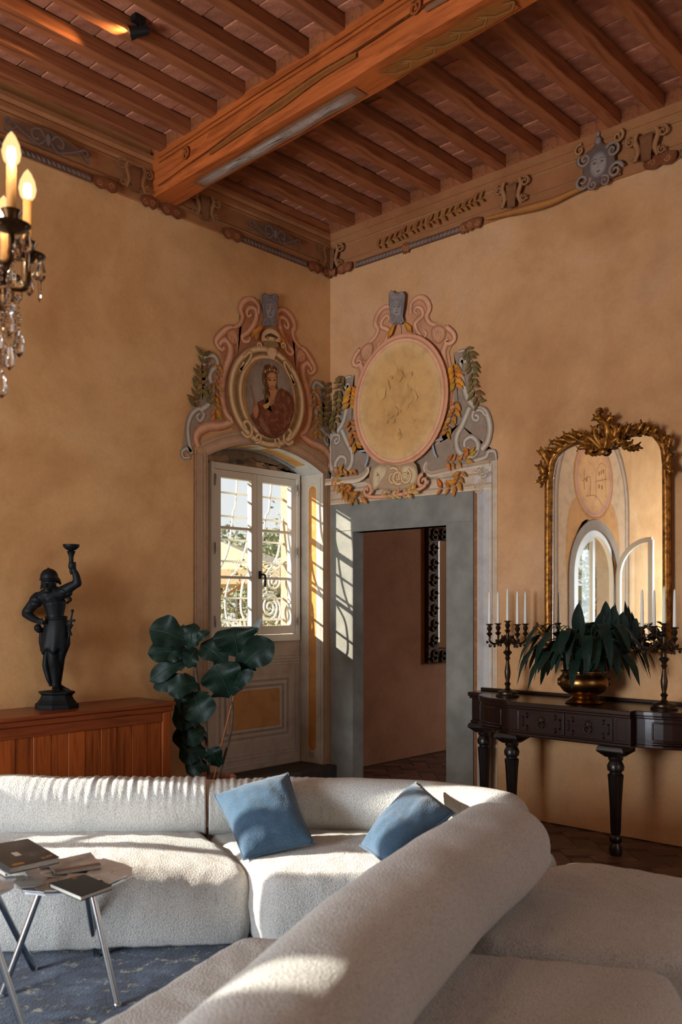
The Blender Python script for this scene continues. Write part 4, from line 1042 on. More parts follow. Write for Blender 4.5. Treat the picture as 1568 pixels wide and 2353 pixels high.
def arch_leaf(f, t0, t1):
    lf = thing('sash', None, None); lf.parent = w2; n = 14; zb = AZ0 + 0.065
    arc = [(LW - LW * math.cos(PI / 2 * i / n), ASP + LW * math.sin(PI / 2 * i / n)) for i in range(n + 1)]
    inner = [(0.03, zb)] + [(0.03 + (p_[0]) * (LW - 0.045) / LW, p_[1] - 0.03 * (i / n)) for i, p_ in enumerate(arc)]
    obj('sash_rail', bar2(inner, 0.06, t0, t1, f), M_WHITE, lf, smooth=30)
    obj('sash_rail', bar2([(LW - 0.03, zb), (LW - 0.03, ASP + LW - 0.035)], 0.06, t0 - 0.001, t1 + 0.001, f), M_WHITE, lf)
    obj('sash_rail', bar2([(0.0, zb + 0.035), (LW, zb + 0.035)], 0.07, t0 - 0.001, t1 + 0.001, f), M_WHITE, lf)
    obj('muntin', bar2([(0.04, 1.24), (LW - 0.04, 1.24)], 0.028, t0 + 0.008, t1 - 0.006, f), M_WHITE, lf)
    pts = [(0.05, zb + 0.06)] + [(max(p_[0], 0.05), p_[1] - 0.05) for p_ in arc if p_[0] < LW - 0.05] + [(LW - 0.05, ASP + LW - 0.08), (LW - 0.05, zb + 0.06)]
    obj('pane', slab(pts, [], f, (t0 + t1) / 2 - 0.0015, (t0 + t1) / 2 + 0.0015), M_GLASS, lf)
arch_leaf(lambda s_, z, t: (AX1 - 0.07 - s_, t, z), 0.008, 0.052)                     # the closed leaf
arch_leaf(lambda s_, z, t: (AX0 + 0.03 - t, -0.005 - s_, z), 0.0, 0.045)                # the open leaf, square to the wall
w4 = structure(thing('added_sun_window', None, None))  # added out of view so sun reaches the near rolled back
obj('window_frame', bar2(added_fanlight, 0.05, 0.02, 0.07, LY, True), M_WHITE, w4)
obj('pane', slab(added_fanlight, [], LY, 0.044, 0.047), M_GLASS, w4)
# painted decoration above it
af = thing('arched_window_fresco', 'painted arch with an oval town view above the arched window, seen in the mirror', None); af.parent = wl
p = Paint(LY, 'A')
c = (-4.80, 3.02)
p.poly([(-5.72, 0.5), (-3.86, 0.5)] + [(-4.79 + 0.93 * math.cos(PI * i / 20), 2.72 + 1.02 * math.sin(PI * i / 20)) for i in range(21)], (206, 172, 134), hole=[(q[0], q[1]) for q in arch_loop(AX0 - 0.1, AX1 + 0.1, 0.6, ASP, AAP + 0.1, 20)])
p.ribbon([(-3.86, 0.5)] + [(-4.79 + 0.93 * math.cos(PI * i / 20), 2.72 + 1.02 * math.sin(PI * i / 20)) for i in range(21)] + [(-5.72, 0.5)], 0.13, [(96, 80, 66), (168, 146, 122), (190, 166, 140), (120, 100, 84), (110, 90, 74)], raw=True)
for sx in (-1, 1): p.poly([(c[0] + sx * 0.1, 2.55), (c[0] + sx * 0.38, 2.78), (c[0] + sx * 0.62, 2.60), (c[0] + sx * 0.70, 2.1), (c[0] + sx * 0.62, 1.5), (c[0] + sx * 0.5, 2.2), (c[0] + sx * 0.3, 2.48)], (206, 148, 88), (196, 144, 92), 0.7, smooth=3)
p.oval(c, 0.49, 0.47, (196, 150, 124)); p.ring(c, 0.46, 0.44, 0.03, ROSE); p.ring(c, 0.50, 0.48, 0.03, [(150, 90, 40), (206, 140, 60), (160, 100, 50)])
p.oval(c, 0.41, 0.40, (222, 168, 112), (214, 156, 100), 0.8)
h = lambda *pts: [(c[0] - x, c[1] + z) for x, z in pts]
for pts_ in (h((0.05, 0.10), (0.18, 0.22), (0.30, 0.20)), h((0.05, 0.10), (0.05, -0.25)), h((0.30, 0.20), (0.32, -0.2)), h((0.05, -0.02), (0.34, 0.04)), h((-0.3, -0.05), (-0.1, 0.02), (-0.1, -0.2)), h((-0.2, -0.22), (0.05, -0.2), (0.25, -0.32)), h((-0.25, 0.1), (-0.25, -0.15))):
    p.ribbon(pts_, 0.010, [(150, 92, 54), (176, 116, 70)], n=3)
for x, z in ((0.12, 0.06), (0.18, 0.08), (0.24, 0.1), (0.12, -0.1), (0.2, -0.1), (-0.2, -0.05)): p.poly(h((x, z), (x + 0.025, z), (x + 0.025, z + 0.05), (x, z + 0.05)), (160, 104, 62))
p.done('painted_arch', af)

# ---- garden
M_LEAF = NT('garden_leaf'); M_LEAF.set(Base_Color=M_LEAF.ramp(M_LEAF.noise(2.2, 3), [(0.3, lin((96, 104, 74))), (0.55, lin((138, 142, 104))), (0.75, lin((196, 168, 96)))]), Roughness=0.6); M_LEAF = M_LEAF.m
M_BARK = simple('bark', (96, 82, 66), 0.9, c2=(70, 58, 46), scale=20)
M_CANVAS = simple('beige_canvas', (196, 172, 136), 0.85, c2=(206, 184, 150), scale=6)
M_POST = simple('orange_wood', (206, 140, 78), 0.6)
M_GROUND = simple('garden_gravel', (186, 176, 156), 0.95, c2=(160, 156, 130), scale=3)
structure(obj('ground', MB().box((-60, 0.50, -0.45), (60, 70, -0.35)), M_GROUND))
def tree(base, h, r, n, label, seed, cat='tree', trunk=True, size=0.10):
    rnd = random.Random(seed); t = thing('garden_tree' if trunk else 'garden_shrub', label, cat, base)
    mb_ = MB(); cents = [(V((rnd.gauss(0, .42) * r, rnd.gauss(0, .42) * r, h - r + rnd.gauss(0, .45) * r)), rnd.uniform(0.3, 0.6) * r) for _ in range(16)]
    for i in range(n):
        cc, rr = rnd.choice(cents); d = V((rnd.gauss(0, 1), rnd.gauss(0, 1), rnd.gauss(0, 1))).normalized() * rr * rnd.uniform(0.4, 1.05)
        pos = cc + d; pos.z = max(pos.z, 0.02); q = Quaternion((rnd.gauss(0, 1), rnd.gauss(0, 1), rnd.gauss(0, 1), rnd.gauss(0, 1))).normalized(); s_ = size * rnd.uniform(0.6, 1.3)
        mb_.add([pos + q @ V(k) * s_ for k in ((0, -0.6, 0), (0.28, 0, 0.06), (0, 0.6, 0), (-0.28, 0, 0.06))], [(0, 1, 2), (0, 2, 3)])
    me = mb_.mesh('foliage', weld=False); me.materials.append(M_LEAF); link('foliage', me, t)
    if trunk:
        tb = MB(); tb.tube([(0, 0, 0), (0.05, 0, h * .3), (0, 0.04, h * .6)], [r * .09, r * .07, r * .04], 8)
        obj('trunk', tb, M_BARK, t, smooth=60)
        for k in range(5):
            cc = cents[k][0]; obj('branch', MB().tube(smoothpath([(0, 0.02, h * (0.35 + .05 * k)), cc * 0.5 + V((0, 0, h * .25)), cc], 4), [r * .04] * 3 + [r * .03] * 3 + [r * .012] * 3, 6), M_BARK, t, smooth=60)
    return t
def gpt(u, d): q_ = at(u, HORIZON, d); return (q_.x, q_.y, -0.35)
tree(gpt(548, 31), 5.1, 1.9, 3000, 'leafy garden tree behind the beige parasols outside the casement', 1, size=0.16)
tree(gpt(640, 27.5), 5.0, 1.4, 3000, 'autumn tinted garden tree seen through the right sash of the casement', 2, size=0.13)
tree(gpt(500, 38), 5.0, 2.0, 2600, 'distant leafy tree behind the left sash of the casement', 3, size=0.18)
tree(gpt(512, 9.6), 1.95, 0.50, 2600, 'low dense shrub seen at the bottom of the left sash', 4, 'shrub', False, 0.05)
tree(gpt(606, 11.0), 2.0, 0.62, 2600, 'low dense shrub behind the curled bars of the grille', 5, 'shrub', False, 0.05)
tree((-11.4, 3.3, -0.35), 3.4, 1.5, 3600, 'leafy tree outside the arched window, seen in the mirror', 6)
tree((-16.0, 5.6, -0.35), 4.2, 2.0, 3000, 'farther leafy tree outside the arched window, seen in the mirror', 8)
def parasol(base, zt, w, drop, label, rz):
    t = thing('garden_parasol', label, 'parasol', base, rz, 'parasols in the garden'); h = zt - base[2]
    mb_ = MB(); e = h - drop; k = w / 2
    mb_.add([(0, 0, h), (-k, -k, e), (k, -k, e), (k, k, e), (-k, k, e), (-k, -k, e - .2), (k, -k, e - .2), (k, k, e - .2), (-k, k, e - .2)], [(0, 1, 2), (0, 2, 3), (0, 3, 4), (0, 4, 1), (1, 5, 6, 2), (2, 6, 7, 3), (3, 7, 8, 4), (4, 8, 5, 1)])
    o = obj('canopy', mb_, M_CANVAS, t); sd = o.modifiers.new('thickness', 'SOLIDIFY'); sd.thickness = 0.01
    obj('pole', MB().tube([(0, 0, 0), (0, 0, h)], 0.035, 8), M_POST, t, smooth=60)
    for a, b in ((-1, -1), (1, -1), (1, 1), (-1, 1)): obj('rib', MB().tube([(0, 0, h - .9), (a * k * .55, b * k * .55, h - drop * .6)], 0.018, 6), M_POST, t)
    return t
parasol(gpt(500, 13.6), 2.46, 2.9, 0.50, 'nearer beige square parasol seen through the casement', 0.5)
parasol(gpt(458, 23.5), 3.02, 3.6, 0.70, 'farther beige square parasol behind the other one', 0.2)
parasol(gpt(700, 19.0), 2.60, 3.0, 0.50, 'pale parasol seen through the right sash of the casement', 0.7)
# ================================================================== the big sectional sofa
def boucle(name, c1, c2, c3, sc=1.0):
    m = NT(name)
    a = m.noise(170 * sc, 5, 0.65); b = m.voronoi(150 * sc); big = m.noise(3, 3); streak = m.noise(1.0, 4, 0.6, m.mapped((60, 60, 14)))
    col = m.ramp(a, [(0.34, lin(c1)), (0.50, lin(c2)), (0.66, lin(c3))])
    col = m.mix(col, m.ramp(big, [(0.3, (0.88, 0.88, 0.88)), (0.7, (1.05, 1.05, 1.05))]), 0.7, 'MULTIPLY')
    col = m.mix(col, lin((92, 88, 84)), m.ramp(streak, [(0.60, (0, 0, 0)), (0.74, (0.40, 0.40, 0.40))]))
    m.set(Base_Color=col, Roughness=0.95, Specular_IOR_Level=0.08, Sheen_Weight=0.35, Sheen_Roughness=0.6)
    h = m.math('ADD', m.math('MULTIPLY', a, 1.0), m.math('MULTIPLY', b, 0.6))
    m.bump(h, 0.55, 0.012)
    return m.m
M_BOUCLE = boucle('cream_boucle', (162, 160, 155), (200, 197, 190), (214, 211, 204))
M_FOOT = simple('black_plastic_foot', (22, 22, 24), 0.6)

def fnoise(p, s, o=0.0): return mnoise.noise((p[0] * s + o, p[1] * s - o, p[2] * s + 2 * o))

def rounded_poly(pts, r, n=6, total=200):
    """closed loop with rounded corners, resampled evenly"""
    out = []; m = len(pts)
    for i in range(m):
        a, b, c = V((*pts[i - 1], 0)), V((*pts[i], 0)), V((*pts[(i + 1) % m], 0))
        d1 = (a - b); d2 = (c - b); k = min(r, d1.length * .45, d2.length * .45)
        p0 = b + d1.normalized() * k; p2 = b + d2.normalized() * k
        for j in range(n + 1):
            t = j / n; out.append((1 - t) ** 2 * p0 + 2 * t * (1 - t) * b + t * t * p2)
    L = [0.0]
    for i in range(len(out)): L.append(L[-1] + (out[(i + 1) % len(out)] - out[i]).length)
    res = []; k = 0
    for i in range(total):
        s_ = L[-1] * i / total
        while L[k + 1] < s_: k += 1
        t = (s_ - L[k]) / max(L[k + 1] - L[k], 1e-9); res.append(out[k].lerp(out[(k + 1) % len(out)], t))
    return res

def seat_block(poly, z0, ztop, rnd_r=0.10, corner=0.16, crown=0.02, seed=0.0, N=240):
    """upholstered seat: footprint poly of (r, d) metres, ztop a function of (r, d)"""
    loop = rounded_poly(poly, corner, total=N)
    c = sum(loop, V((0, 0, 0))) / N
    area = sum(loop[i].x * loop[(i + 1) % N].y - loop[(i + 1) % N].x * loop[i].y for i in range(N)); sg = 1 if area > 0 else -1
    nor = []
    for i in range(N):
        t = loop[(i + 2) % N] - loop[i - 2]; nor.append(V((t.y, -t.x, 0)).normalized() * sg)
    rings = []   # (inset, z fraction kind)
    prof = [(0.10, 'b', 0.0), (0.05, 'b', 0.0), (0.03, 's', 0.0), (0.012, 's', 0.06), (0.0, 's', 0.2), (-0.012, 's', 0.4), (-0.014, 's', 0.6), (-0.008, 's', 0.8), (0.0, 's', 1.0)]
    for k in range(1, 9):
        a = PI / 2 * k / 8; prof.append((rnd_r * (1 - math.cos(a)), 'r', math.sin(a)))
    vs = []; fs = []
    def put(p2, z):
        w = fl(p2.x, p2.y, z)
        return w
    for ins, kind, q in prof:
        for i in range(N):
            p2 = loop[i] - nor[i] * ins; zt = ztop(p2.x, p2.y)
            z = z0 if kind == 'b' else (z0 + (zt - rnd_r - z0) * q if kind == 's' else zt - rnd_r + rnd_r * q)
            vs.append(put(p2, z))
    R0 = len(prof)
    K = 16
    for k in range(1, K + 1):
        q = k / K
        for i in range(N):
            edge = loop[i] - nor[i] * rnd_r; p2 = edge.lerp(c, q * 0.985)
            zt = ztop(p2.x, p2.y) + crown * (1 - (1 - q) ** 2) + 0.004 * fnoise((p2.x, p2.y, 0), 5, seed)
            vs.append(put(p2, zt))
    T = R0 + K
    for k in range(T - 1):
        for i in range(N):
            j = (i + 1) % N; fs.append((k * N + i, k * N + j, (k + 1) * N + j, (k + 1) * N + i))
    fs.append(tuple(range(N))); fs.append(tuple((T - 1) * N + i for i in range(N)))
    # small lumps of the loose cover
    vs = [v + V((0, 0, 1)) * 0.0 + V((fnoise(v, 16, 1 + seed), fnoise(v, 16, 4 + seed), fnoise(v, 16, 7 + seed))) * 0.0045 + V((fnoise(v, 45, 1), fnoise(v, 45, 4), fnoise(v, 45, 7))) * 0.0022 for v in vs]
    return MB().add(vs, fs)

def roll(path, zc, hw, hh, NS=190, NC=56, ribs=None, seed=0.0, caps=(0.11, 0.11), power=2.3, lean=0.0):
    """soft backrest: (r, d) path; zc, hw, hh functions of 0..1 along it"""
    P = smoothpath([(a, b, 0) for a, b in path], 24); m = len(P)
    L = [0]
    for i in range(m - 1): L.append(L[-1] + (P[i + 1] - P[i]).length)
    tot = L[-1]; vs = []; fs = []
    def sample(s_):
        k = 0
        while k < m - 2 and L[k + 1] < s_: k += 1
        t = (s_ - L[k]) / max(L[k + 1] - L[k], 1e-9); return P[k].lerp(P[k + 1], t), (P[k + 1] - P[k]).normalized()
    for i in range(NS + 1):
        q = 0.5 - 0.5 * math.cos(PI * i / NS) * 1.0; q = 0.35 * q + 0.65 * i / NS
        s_ = q * tot; p2, t = sample(s_)
        e = min(s_, tot - s_); cap = caps[0] if s_ < tot / 2 else caps[1]; g = 1.0 if e >= cap else math.sqrt(max(1 - (1 - e / cap) ** 2, 0.0004))
        n2 = V((t.y, -t.x, 0))
        for k in range(NC):
            a = 2 * PI * k / NC; ca, sa = math.cos(a), math.sin(a)
            x = math.copysign(abs(ca) ** (2 / power), ca); y = math.copysign(abs(sa) ** (2 / power), sa)
            off = n2 * (x * hw(q) * g - lean * (y * 0.5 + 0.5)); z = zc(q) - hh(q) * (1 - g) * 0.35 + y * hh(q) * g
            w = fl(p2.x + off.x, p2.y + off.y, z)
            d = 0.006 * fnoise(w, 5, seed) + 0.0015 * fnoise(w, 14, 3 + seed)
            if ribs:
                amp = ribs(q, a); d += amp * (0.6 * math.sin(2 * PI * s_ / 0.037 + 2.5 * fnoise(w, 6, 8)) + 0.4 * math.sin(2 * PI * s_ / 0.061 + 1 + 2 * fnoise(w, 4, 2)))
            ow = fl(n2.x * ca * 1.0, n2.y * ca, 0) - fl(0, 0, 0); ow = (ow + V((0, 0, sa))).normalized()
            vs.append(w + ow * d * (1 if e > 0.02 else 0.2))
    for i in range(NS):
        for k in range(NC):
            l = (k + 1) % NC; fs.append((i * NC + k, i * NC + l, (i + 1) * NC + l, (i + 1) * NC + k))
    fs.append(tuple(range(NC))); fs.append(tuple(NS * NC + k for k in range(NC)))
    return MB().add(vs, fs)

def sofa(label, poly, z0, ztop, seed, **kw):
    c = fl(sum(p_[0] for p_ in poly) / len(poly), sum(p_[1] for p_ in poly) / len(poly), 0)
    t = thing('sofa_module', label, 'sofa', (0, 0, 0), 0, 'modules of the cream sectional sofa')
    obj('seat', seat_block(poly, z0, ztop, seed=seed, **kw), M_BOUCLE, t, smooth=180)
    n = len(poly); cx, cy = sum(p_[0] for p_ in poly) / n, sum(p_[1] for p_ in poly) / n
    for q in poly:
        a = fl(cx + (q[0] - cx) * 0.6, cy + (q[1] - cy) * 0.6); obj('foot', MB().lathe([(0.03, 0.0135), (0.035, 0.07)], 12, (a.x, a.y, 0)), M_FOOT, t, smooth=40)
    return t
A = sofa('cream sofa module in front of the wooden sideboard, its long back crumpled', [(-1.52, 3.69), (-0.335, 3.82), (-0.665, 4.36), (-0.68, 4.70), (-1.75, 4.60), (-1.95, 4.10)], 0.055,
         lambda r, d: 0.405 - 0.075 * max(0, min(1, (r + 0.95) / 0.62)) * max(0, min(1, (4.15 - d) / 0.4)), 0.3, rnd_r=0.075)
obj('backrest', roll([(-2.05, 4.36), (-1.72, 4.385), (-1.40, 4.39), (-1.0, 4.41), (-0.661, 4.455)], lambda q: 0.53 - 0.02 * q, lambda q: 0.15, lambda q: 0.155 - 0.012 * q, 210, 60,
                     lambda q, a: 0.0045 * max(0, math.sin(a) + 0.15) * max(0, min(1, (q - 0.30) * 3)), 0.5, lean=-0.06, caps=(0.13, 0.006)), M_BOUCLE, A, smooth=180)
B = sofa('cream corner sofa module carrying the two blue cushions', [(-0.645, 4.36), (-0.300, 3.685), (0.42, 3.76), (0.98, 4.02), (0.92, 4.30), (0.25, 4.68), (-0.655, 4.70)], 0.055, lambda r, d: 0.385, 1.7, rnd_r=0.06, corner=0.07)
obj('backrest', roll([(-0.659, 4.456), (-0.35, 4.50), (0.05, 4.50), (0.42, 4.40), (0.68, 4.22), (0.83, 4.05)], lambda q: 0.50, lambda q: 0.15, lambda q: 0.135 + 0.01 * q, 190, 56,
                     lambda q, a: 0.0040 * max(0, math.sin(a) + 0.2) * max(0, min(1, (0.45 - q) * 3)), 2.1, lean=-0.05, caps=(0.006, 0.11)), M_BOUCLE, B, smooth=180)
E_ = sofa('wide cream sofa module with bare seat beside the console table', [(0.52, 3.60), (1.04, 3.97), (1.45, 3.66), (1.90, 3.40), (1.95, 2.75), (1.05, 2.80), (0.40, 2.96), (0.45, 3.25)], 0.055, lambda r, d: 0.395, 3.1, rnd_r=0.08, crown=0.006)
F_ = sofa('cream sofa module nearest the camera with a thick rolled back across it', [(-0.335, 3.02), (0.36, 2.88), (1.00, 2.72), (0.86, 1.95), (0.55, 1.30), (-0.65, 1.25), (-0.93, 1.80)], 0.055, lambda r, d: 0.405, 4.3, rnd_r=0.055, crown=0.004, corner=0.10)
obj('backrest', roll([(0.665, 3.62), (0.54, 3.36), (0.335, 2.98), (0.08, 2.43), (-0.10, 1.95), (-0.30, 1.38)], lambda q: 0.555, lambda q: 0.195, lambda q: 0.165, 230, 72, None, 6.2, lean=0.0), M_BOUCLE, F_, smooth=180)

# ------------------------------------------------------------------ cushions
pm = NT('blue_cushion_cloth')
_v = pm.voronoi(170, out='Distance'); _n1 = pm.noise(5, 3); _n2 = pm.noise(60, 3)
_c = pm.ramp(_n1, [(0.3, lin((44, 66, 86))), (0.7, lin((62, 88, 110)))])
_c = pm.mix(_c, lin((92, 120, 142)), pm.ramp(_v, [(0.15, (0.7, 0.7, 0.7)), (0.30, (0, 0, 0))]))
pm.set(Base_Color=_c, Roughness=0.85, Specular_IOR_Level=0.15, Sheen_Weight=0.3); pm.bump(pm.math('ADD', _v, _n2), 0.35, 0.003)
M_BLUE = pm.m
def cushion(label, corners, thick, seed, name='cushion'):
    """corners: bottom left, bottom right, top right, top left"""
    bl_, br_, tr_, tl_ = [V(c) for c in corners]; cen = (bl_ + br_ + tr_ + tl_) / 4
    nn = (br_ - bl_).cross(tl_ - bl_).normalized(); N = 36; mb_ = MB(); vs = []
    for side in (1, -1):
        for i in range(N + 1):
            for j in range(N + 1):
                u, v = i / N * 2 - 1, j / N * 2 - 1
                pu = 1 - 0.055 * (1 - v * v) * abs(u) ** 3; pv = 1 - 0.055 * (1 - u * u) * abs(v) ** 3        # sides curve in, corners stay
                a, b = (u * pu + 1) / 2, (v * pv + 1) / 2
                p_ = (bl_ * (1 - a) + br_ * a) * (1 - b) + (tl_ * (1 - a) + tr_ * a) * b
                h = max((1 - abs(u) ** 2.6) * (1 - abs(v) ** 2.6), 0) ** 0.55 * thick / 2
                wr_ = 0.006 * fnoise((u * 1.4, v * 1.4, seed), 3, seed) * (1 - max(abs(u), abs(v)) ** 4) + 0.004 * math.sin((u + v) * 9 + seed) * max(0, max(abs(u), abs(v)) - 0.55)
                vs.append(p_ + nn * side * (h + wr_ * side) )
    M_ = (N + 1) ** 2; fs = []
    for s_ in (0, 1):
        for i in range(N):
            for j in range(N):
                q = [s_ * M_ + i * (N + 1) + j, s_ * M_ + (i + 1) * (N + 1) + j, s_ * M_ + (i + 1) * (N + 1) + j + 1, s_ * M_ + i * (N + 1) + j + 1]
                fs.append(tuple(q) if s_ == 0 else tuple(reversed(q)))
    t = thing(name, label, 'cushion', (0, 0, 0), 0, 'blue cushions on the sofa')
    me = mb_.add(vs, fs).mesh('cover', None, weld=True)
    bm = bmesh.new(); bm.from_mesh(me); bmesh.ops.remove_doubles(bm, verts=bm.verts, dist=0.0006); bmesh.ops.recalc_face_normals(bm, faces=bm.faces); bm.to_mesh(me); bm.free()
    for p_ in me.polygons: p_.use_smooth = True
    me.materials.append(M_BLUE); link('cover', me, t)
    # corded edge
    per = []
    for (a, b) in ((bl_, br_), (br_, tr_), (tr_, tl_), (tl_, bl_)):
        for k in range(10):
            q = k / 10; w = (q * 2 - 1); inn = (cen - (a + b) / 2).normalized() * 0.055 * (1 - w * w) * (b - a).length / 2 * 0.98
            per.append(a.lerp(b, q) + inn)
    obj('seam', MB().tube(per, 0.0045, 6, closed=True), M_BLUE, t, smooth=180)
    return t
cushion('blue square cushion with a sunlit patch, leaning near the middle of the sofa', (at(560, 1976, 3.93), at(722, 1938, 4.02), at(662, 1776, 4.29), at(492, 1828, 4.26)), 0.17, 1.3)
cushion('blue cushion standing on its corner, half behind the rolled back', (at(893, 1992, 3.66), at(1045, 1868, 3.92), at(957, 1796, 4.20), at(828, 1943, 3.90)), 0.16, 2.9)

# ------------------------------------------------------------------ rug
rm = NT('blue_rug_wool')
_a = rm.noise(7, 8, 0.7, dist=0.4); _b2 = rm.noise(15, 8, 0.75, dist=0.3); _f = rm.noise(120, 2)
_c = rm.ramp(_a, [(0.34, lin((12, 22, 46))), (0.46, lin((28, 48, 80))), (0.56, lin((62, 84, 114))), (0.72, lin((98, 114, 134)))])
_c = rm.mix(_c, lin((186, 184, 160)), rm.ramp(_b2, [(0.57, (0, 0, 0)), (0.63, (0.9, 0.9, 0.9))]))
_c = rm.mix(_c, lin((18, 34, 66)), rm.ramp(rm.noise(9, 6, 0.7), [(0.56, (0, 0, 0)), (0.62, (0.9, 0.9, 0.9))]))
rm.set(Base_Color=_c, Roughness=0.97, Specular_IOR_Level=0.05, Sheen_Weight=0.3); rm.bump(_f, 0.6, 0.006)
rg = MB().prism([tuple(fl(a, b)[:2]) for a, b in ((-2.6, 1.2), (0.9, 1.0), (1.1, 3.6), (0.4, 4.2), (-2.6, 4.25))], 0.0, 0.013)
tag(obj('rug', rg, rm.m, bevel=0.004), 'worn blue rug with pale flecks on the floor under the sofa', 'rug')

# ------------------------------------------------------------------ two shard topped side tables and their books
mm = NT('polished_mirror_plate'); mm.set(Base_Color=(0.80, 0.82, 0.84), Metallic=1.0, Roughness=mm.math('MULTIPLY_ADD', mm.noise(3, 2), 0.10)); mm.bump(mm.noise(9, 2), 0.05, 0.004); M_PLATE = mm.m
M_CHROME = simple('brushed_chrome', (196, 198, 200), 0.22, 1.0)
def clip_half(poly, a, b):
    """keep the part of poly nearer to a than to b"""
    mx, my = (a[0] + b[0]) / 2, (a[1] + b[1]) / 2; nx, ny = b[0] - a[0], b[1] - a[1]; out = []
    f = lambda p_: (p_[0] - mx) * nx + (p_[1] - my) * ny
    for i in range(len(poly)):
        p_, q = poly[i], poly[(i + 1) % len(poly)]; fp, fq = f(p_), f(q)
        if fp <= 0: out.append(p_)
        if fp * fq < 0: t = fp / (fp - fq); out.append((p_[0] + (q[0] - p_[0]) * t, p_[1] + (q[1] - p_[1]) * t))
    return out
def shard_table(label, r, d, z, R, feet, seed):
    rnd = random.Random(seed); base = fl(r, d, 0); t = thing('side_table', label, 'table', base, 0, 'mirror shard side tables')
    outer = [(R * rnd.uniform(0.93, 1.06) * math.cos(2 * PI * i / 15), R * rnd.uniform(0.93, 1.06) * math.sin(2 * PI * i / 15)) for i in range(15)]
    obj('table_top', MB().prism([(x * .97, y * .97) for x, y in outer], z - 0.016, z - 0.008), M_PLATE, t)
    pts = [(R * math.sqrt(rnd.uniform(0, 1)) * math.cos(k * 2.4), R * math.sqrt((k + .5) / 26) * math.sin(k * 2.4)) for k in range(26)]
    pts = [(R * math.sqrt((k + .5) / 26) * math.cos(k * 2.4) + rnd.uniform(-.015, .015), R * math.sqrt((k + .5) / 26) * math.sin(k * 2.4) + rnd.uniform(-.015, .015)) for k in range(26)]
    for i, a in enumerate(pts):
        cell = outer
        for j, b in enumerate(pts):
            if i != j: cell = clip_half(cell, a, b)
            if len(cell) < 3: break
        if len(cell) < 3: continue
        cell = [(p_[0] + (p_[0] - a[0]) * rnd.uniform(0.0, 0.14), p_[1] + (p_[1] - a[1]) * rnd.uniform(0.0, 0.14)) for p_ in cell]
        zz = z - 0.006 + (i % 3) * 0.0035
        o = obj('mirror_shard', MB().prism([(p_[0] - a[0], p_[1] - a[1]) for p_ in cell], 0, 0.003), M_PLATE, t); o.location = (a[0], a[1], zz)
        o.rotation_euler = (rnd.uniform(-.08, .08), rnd.uniform(-.08, .08), 0)
    for (fr, fd_) in feet:
        f_ = fl(fr, fd_, 0) - base; top = V((f_.x * 0.40, f_.y * 0.40, z - 0.016)); bot = V((f_.x, f_.y, 0.016))
        lg = obj('leg', MB().tube([bot, top], 0.0125, 16), M_CHROME, t, smooth=60)
        obj('foot_cap', MB().lathe([(0.011, 0.0135), (0.0145, 0.015), (0.0145, 0.026), (0.0128, 0.028)], 14, (bot.x, bot.y, 0)), M_CHROME, lg, smooth=40)
    return t
shard_table('silver table of overlapping mirror shards on three legs, holding the black book', -1.035, 3.475, 0.46, 0.225, ((-0.826, 3.33), (-1.285, 3.41), (-1.03, 3.80)), 4)
shard_table('taller mirror shard table cut by the photo edge, under the dark picture book', -1.375, 3.15, 0.515, 0.225, ((-1.085, 3.10), (-1.245, 3.66), (-1.72, 3.05)), 9)
def bookmat(name, c1, c2, sc, c3=None):
    m = NT(name); n_ = m.noise(sc, 5, 0.6)
    st = [(0.35, lin(c1)), (0.62, lin(c2))] + ([(0.72, lin(c3))] if c3 else [])
    m.set(Base_Color=m.ramp(n_, st), Roughness=0.3, Specular_IOR_Level=0.4); return m.m
M_PAGES = simple('paper_edge', (216, 212, 200), 0.9, c2=(196, 190, 176), scale=120)
def book(label, corners, th, mat, printed=None, group='books on the shard tables'):
    """corners of the upper cover in order round the book"""
    c = [V(p_) for p_ in corners]; z1 = sum(p_.z for p_ in c) / 4; cen = sum(c, V((0, 0, 0))) / 4
    t = thing('book', label, 'book', (cen.x, cen.y, z1 - th), 0, group)
    loc = [(p_.x - cen.x, p_.y - cen.y) for p_ in c]; ins = [(x * 0.965, y * 0.965) for x, y in loc]
    ct = 0.0022
    obj('cover', MB().prism(loc, th - ct, th), mat, t); obj('back_cover', MB().prism(loc, 0, ct), mat, t)
    obj('page_block', MB().prism(ins, ct, th - ct), M_PAGES, t)
    e = V((loc[3][0], loc[3][1], 0)) - V((loc[0][0], loc[0][1], 0)); obj('spine', MB().prism([loc[3], loc[0], (loc[0][0] * .985, loc[0][1] * .985), (loc[3][0] * .985, loc[3][1] * .985)], ct, th - ct), mat, t)
    if printed:
        for (u0, u1, v0, v1, m_) in printed:
            def uv(u, v): return tuple((1 - v) * ((1 - u) * loc[0][k] + u * loc[1][k]) + v * ((1 - u) * loc[3][k] + u * loc[2][k]) for k in (0, 1))
            obj('printed_patch', MB().prism([uv(u0, v0), uv(u1, v0), uv(u1, v1), uv(u0, v1)], th, th + 0.0004), m_, t)
    return t
M_BK1 = bookmat('dark_photo_cover', (28, 30, 32), (58, 58, 58), 9, (120, 118, 112)); M_OR = simple('ochre_print', (170, 112, 48), 0.4); M_WP = simple('white_print', (206, 200, 190), 0.4)
M_BK2 = bookmat('pale_photo_cover', (120, 108, 100), (206, 198, 190), 8, (226, 220, 212)); M_BK3 = simple('black_green_cover', (22, 32, 32), 0.35); M_RED = simple('brick_print', (150, 92, 72), 0.4, c2=(110, 80, 66), scale=40)
q_ = lambda u, v, z: on_z(u, v, z)
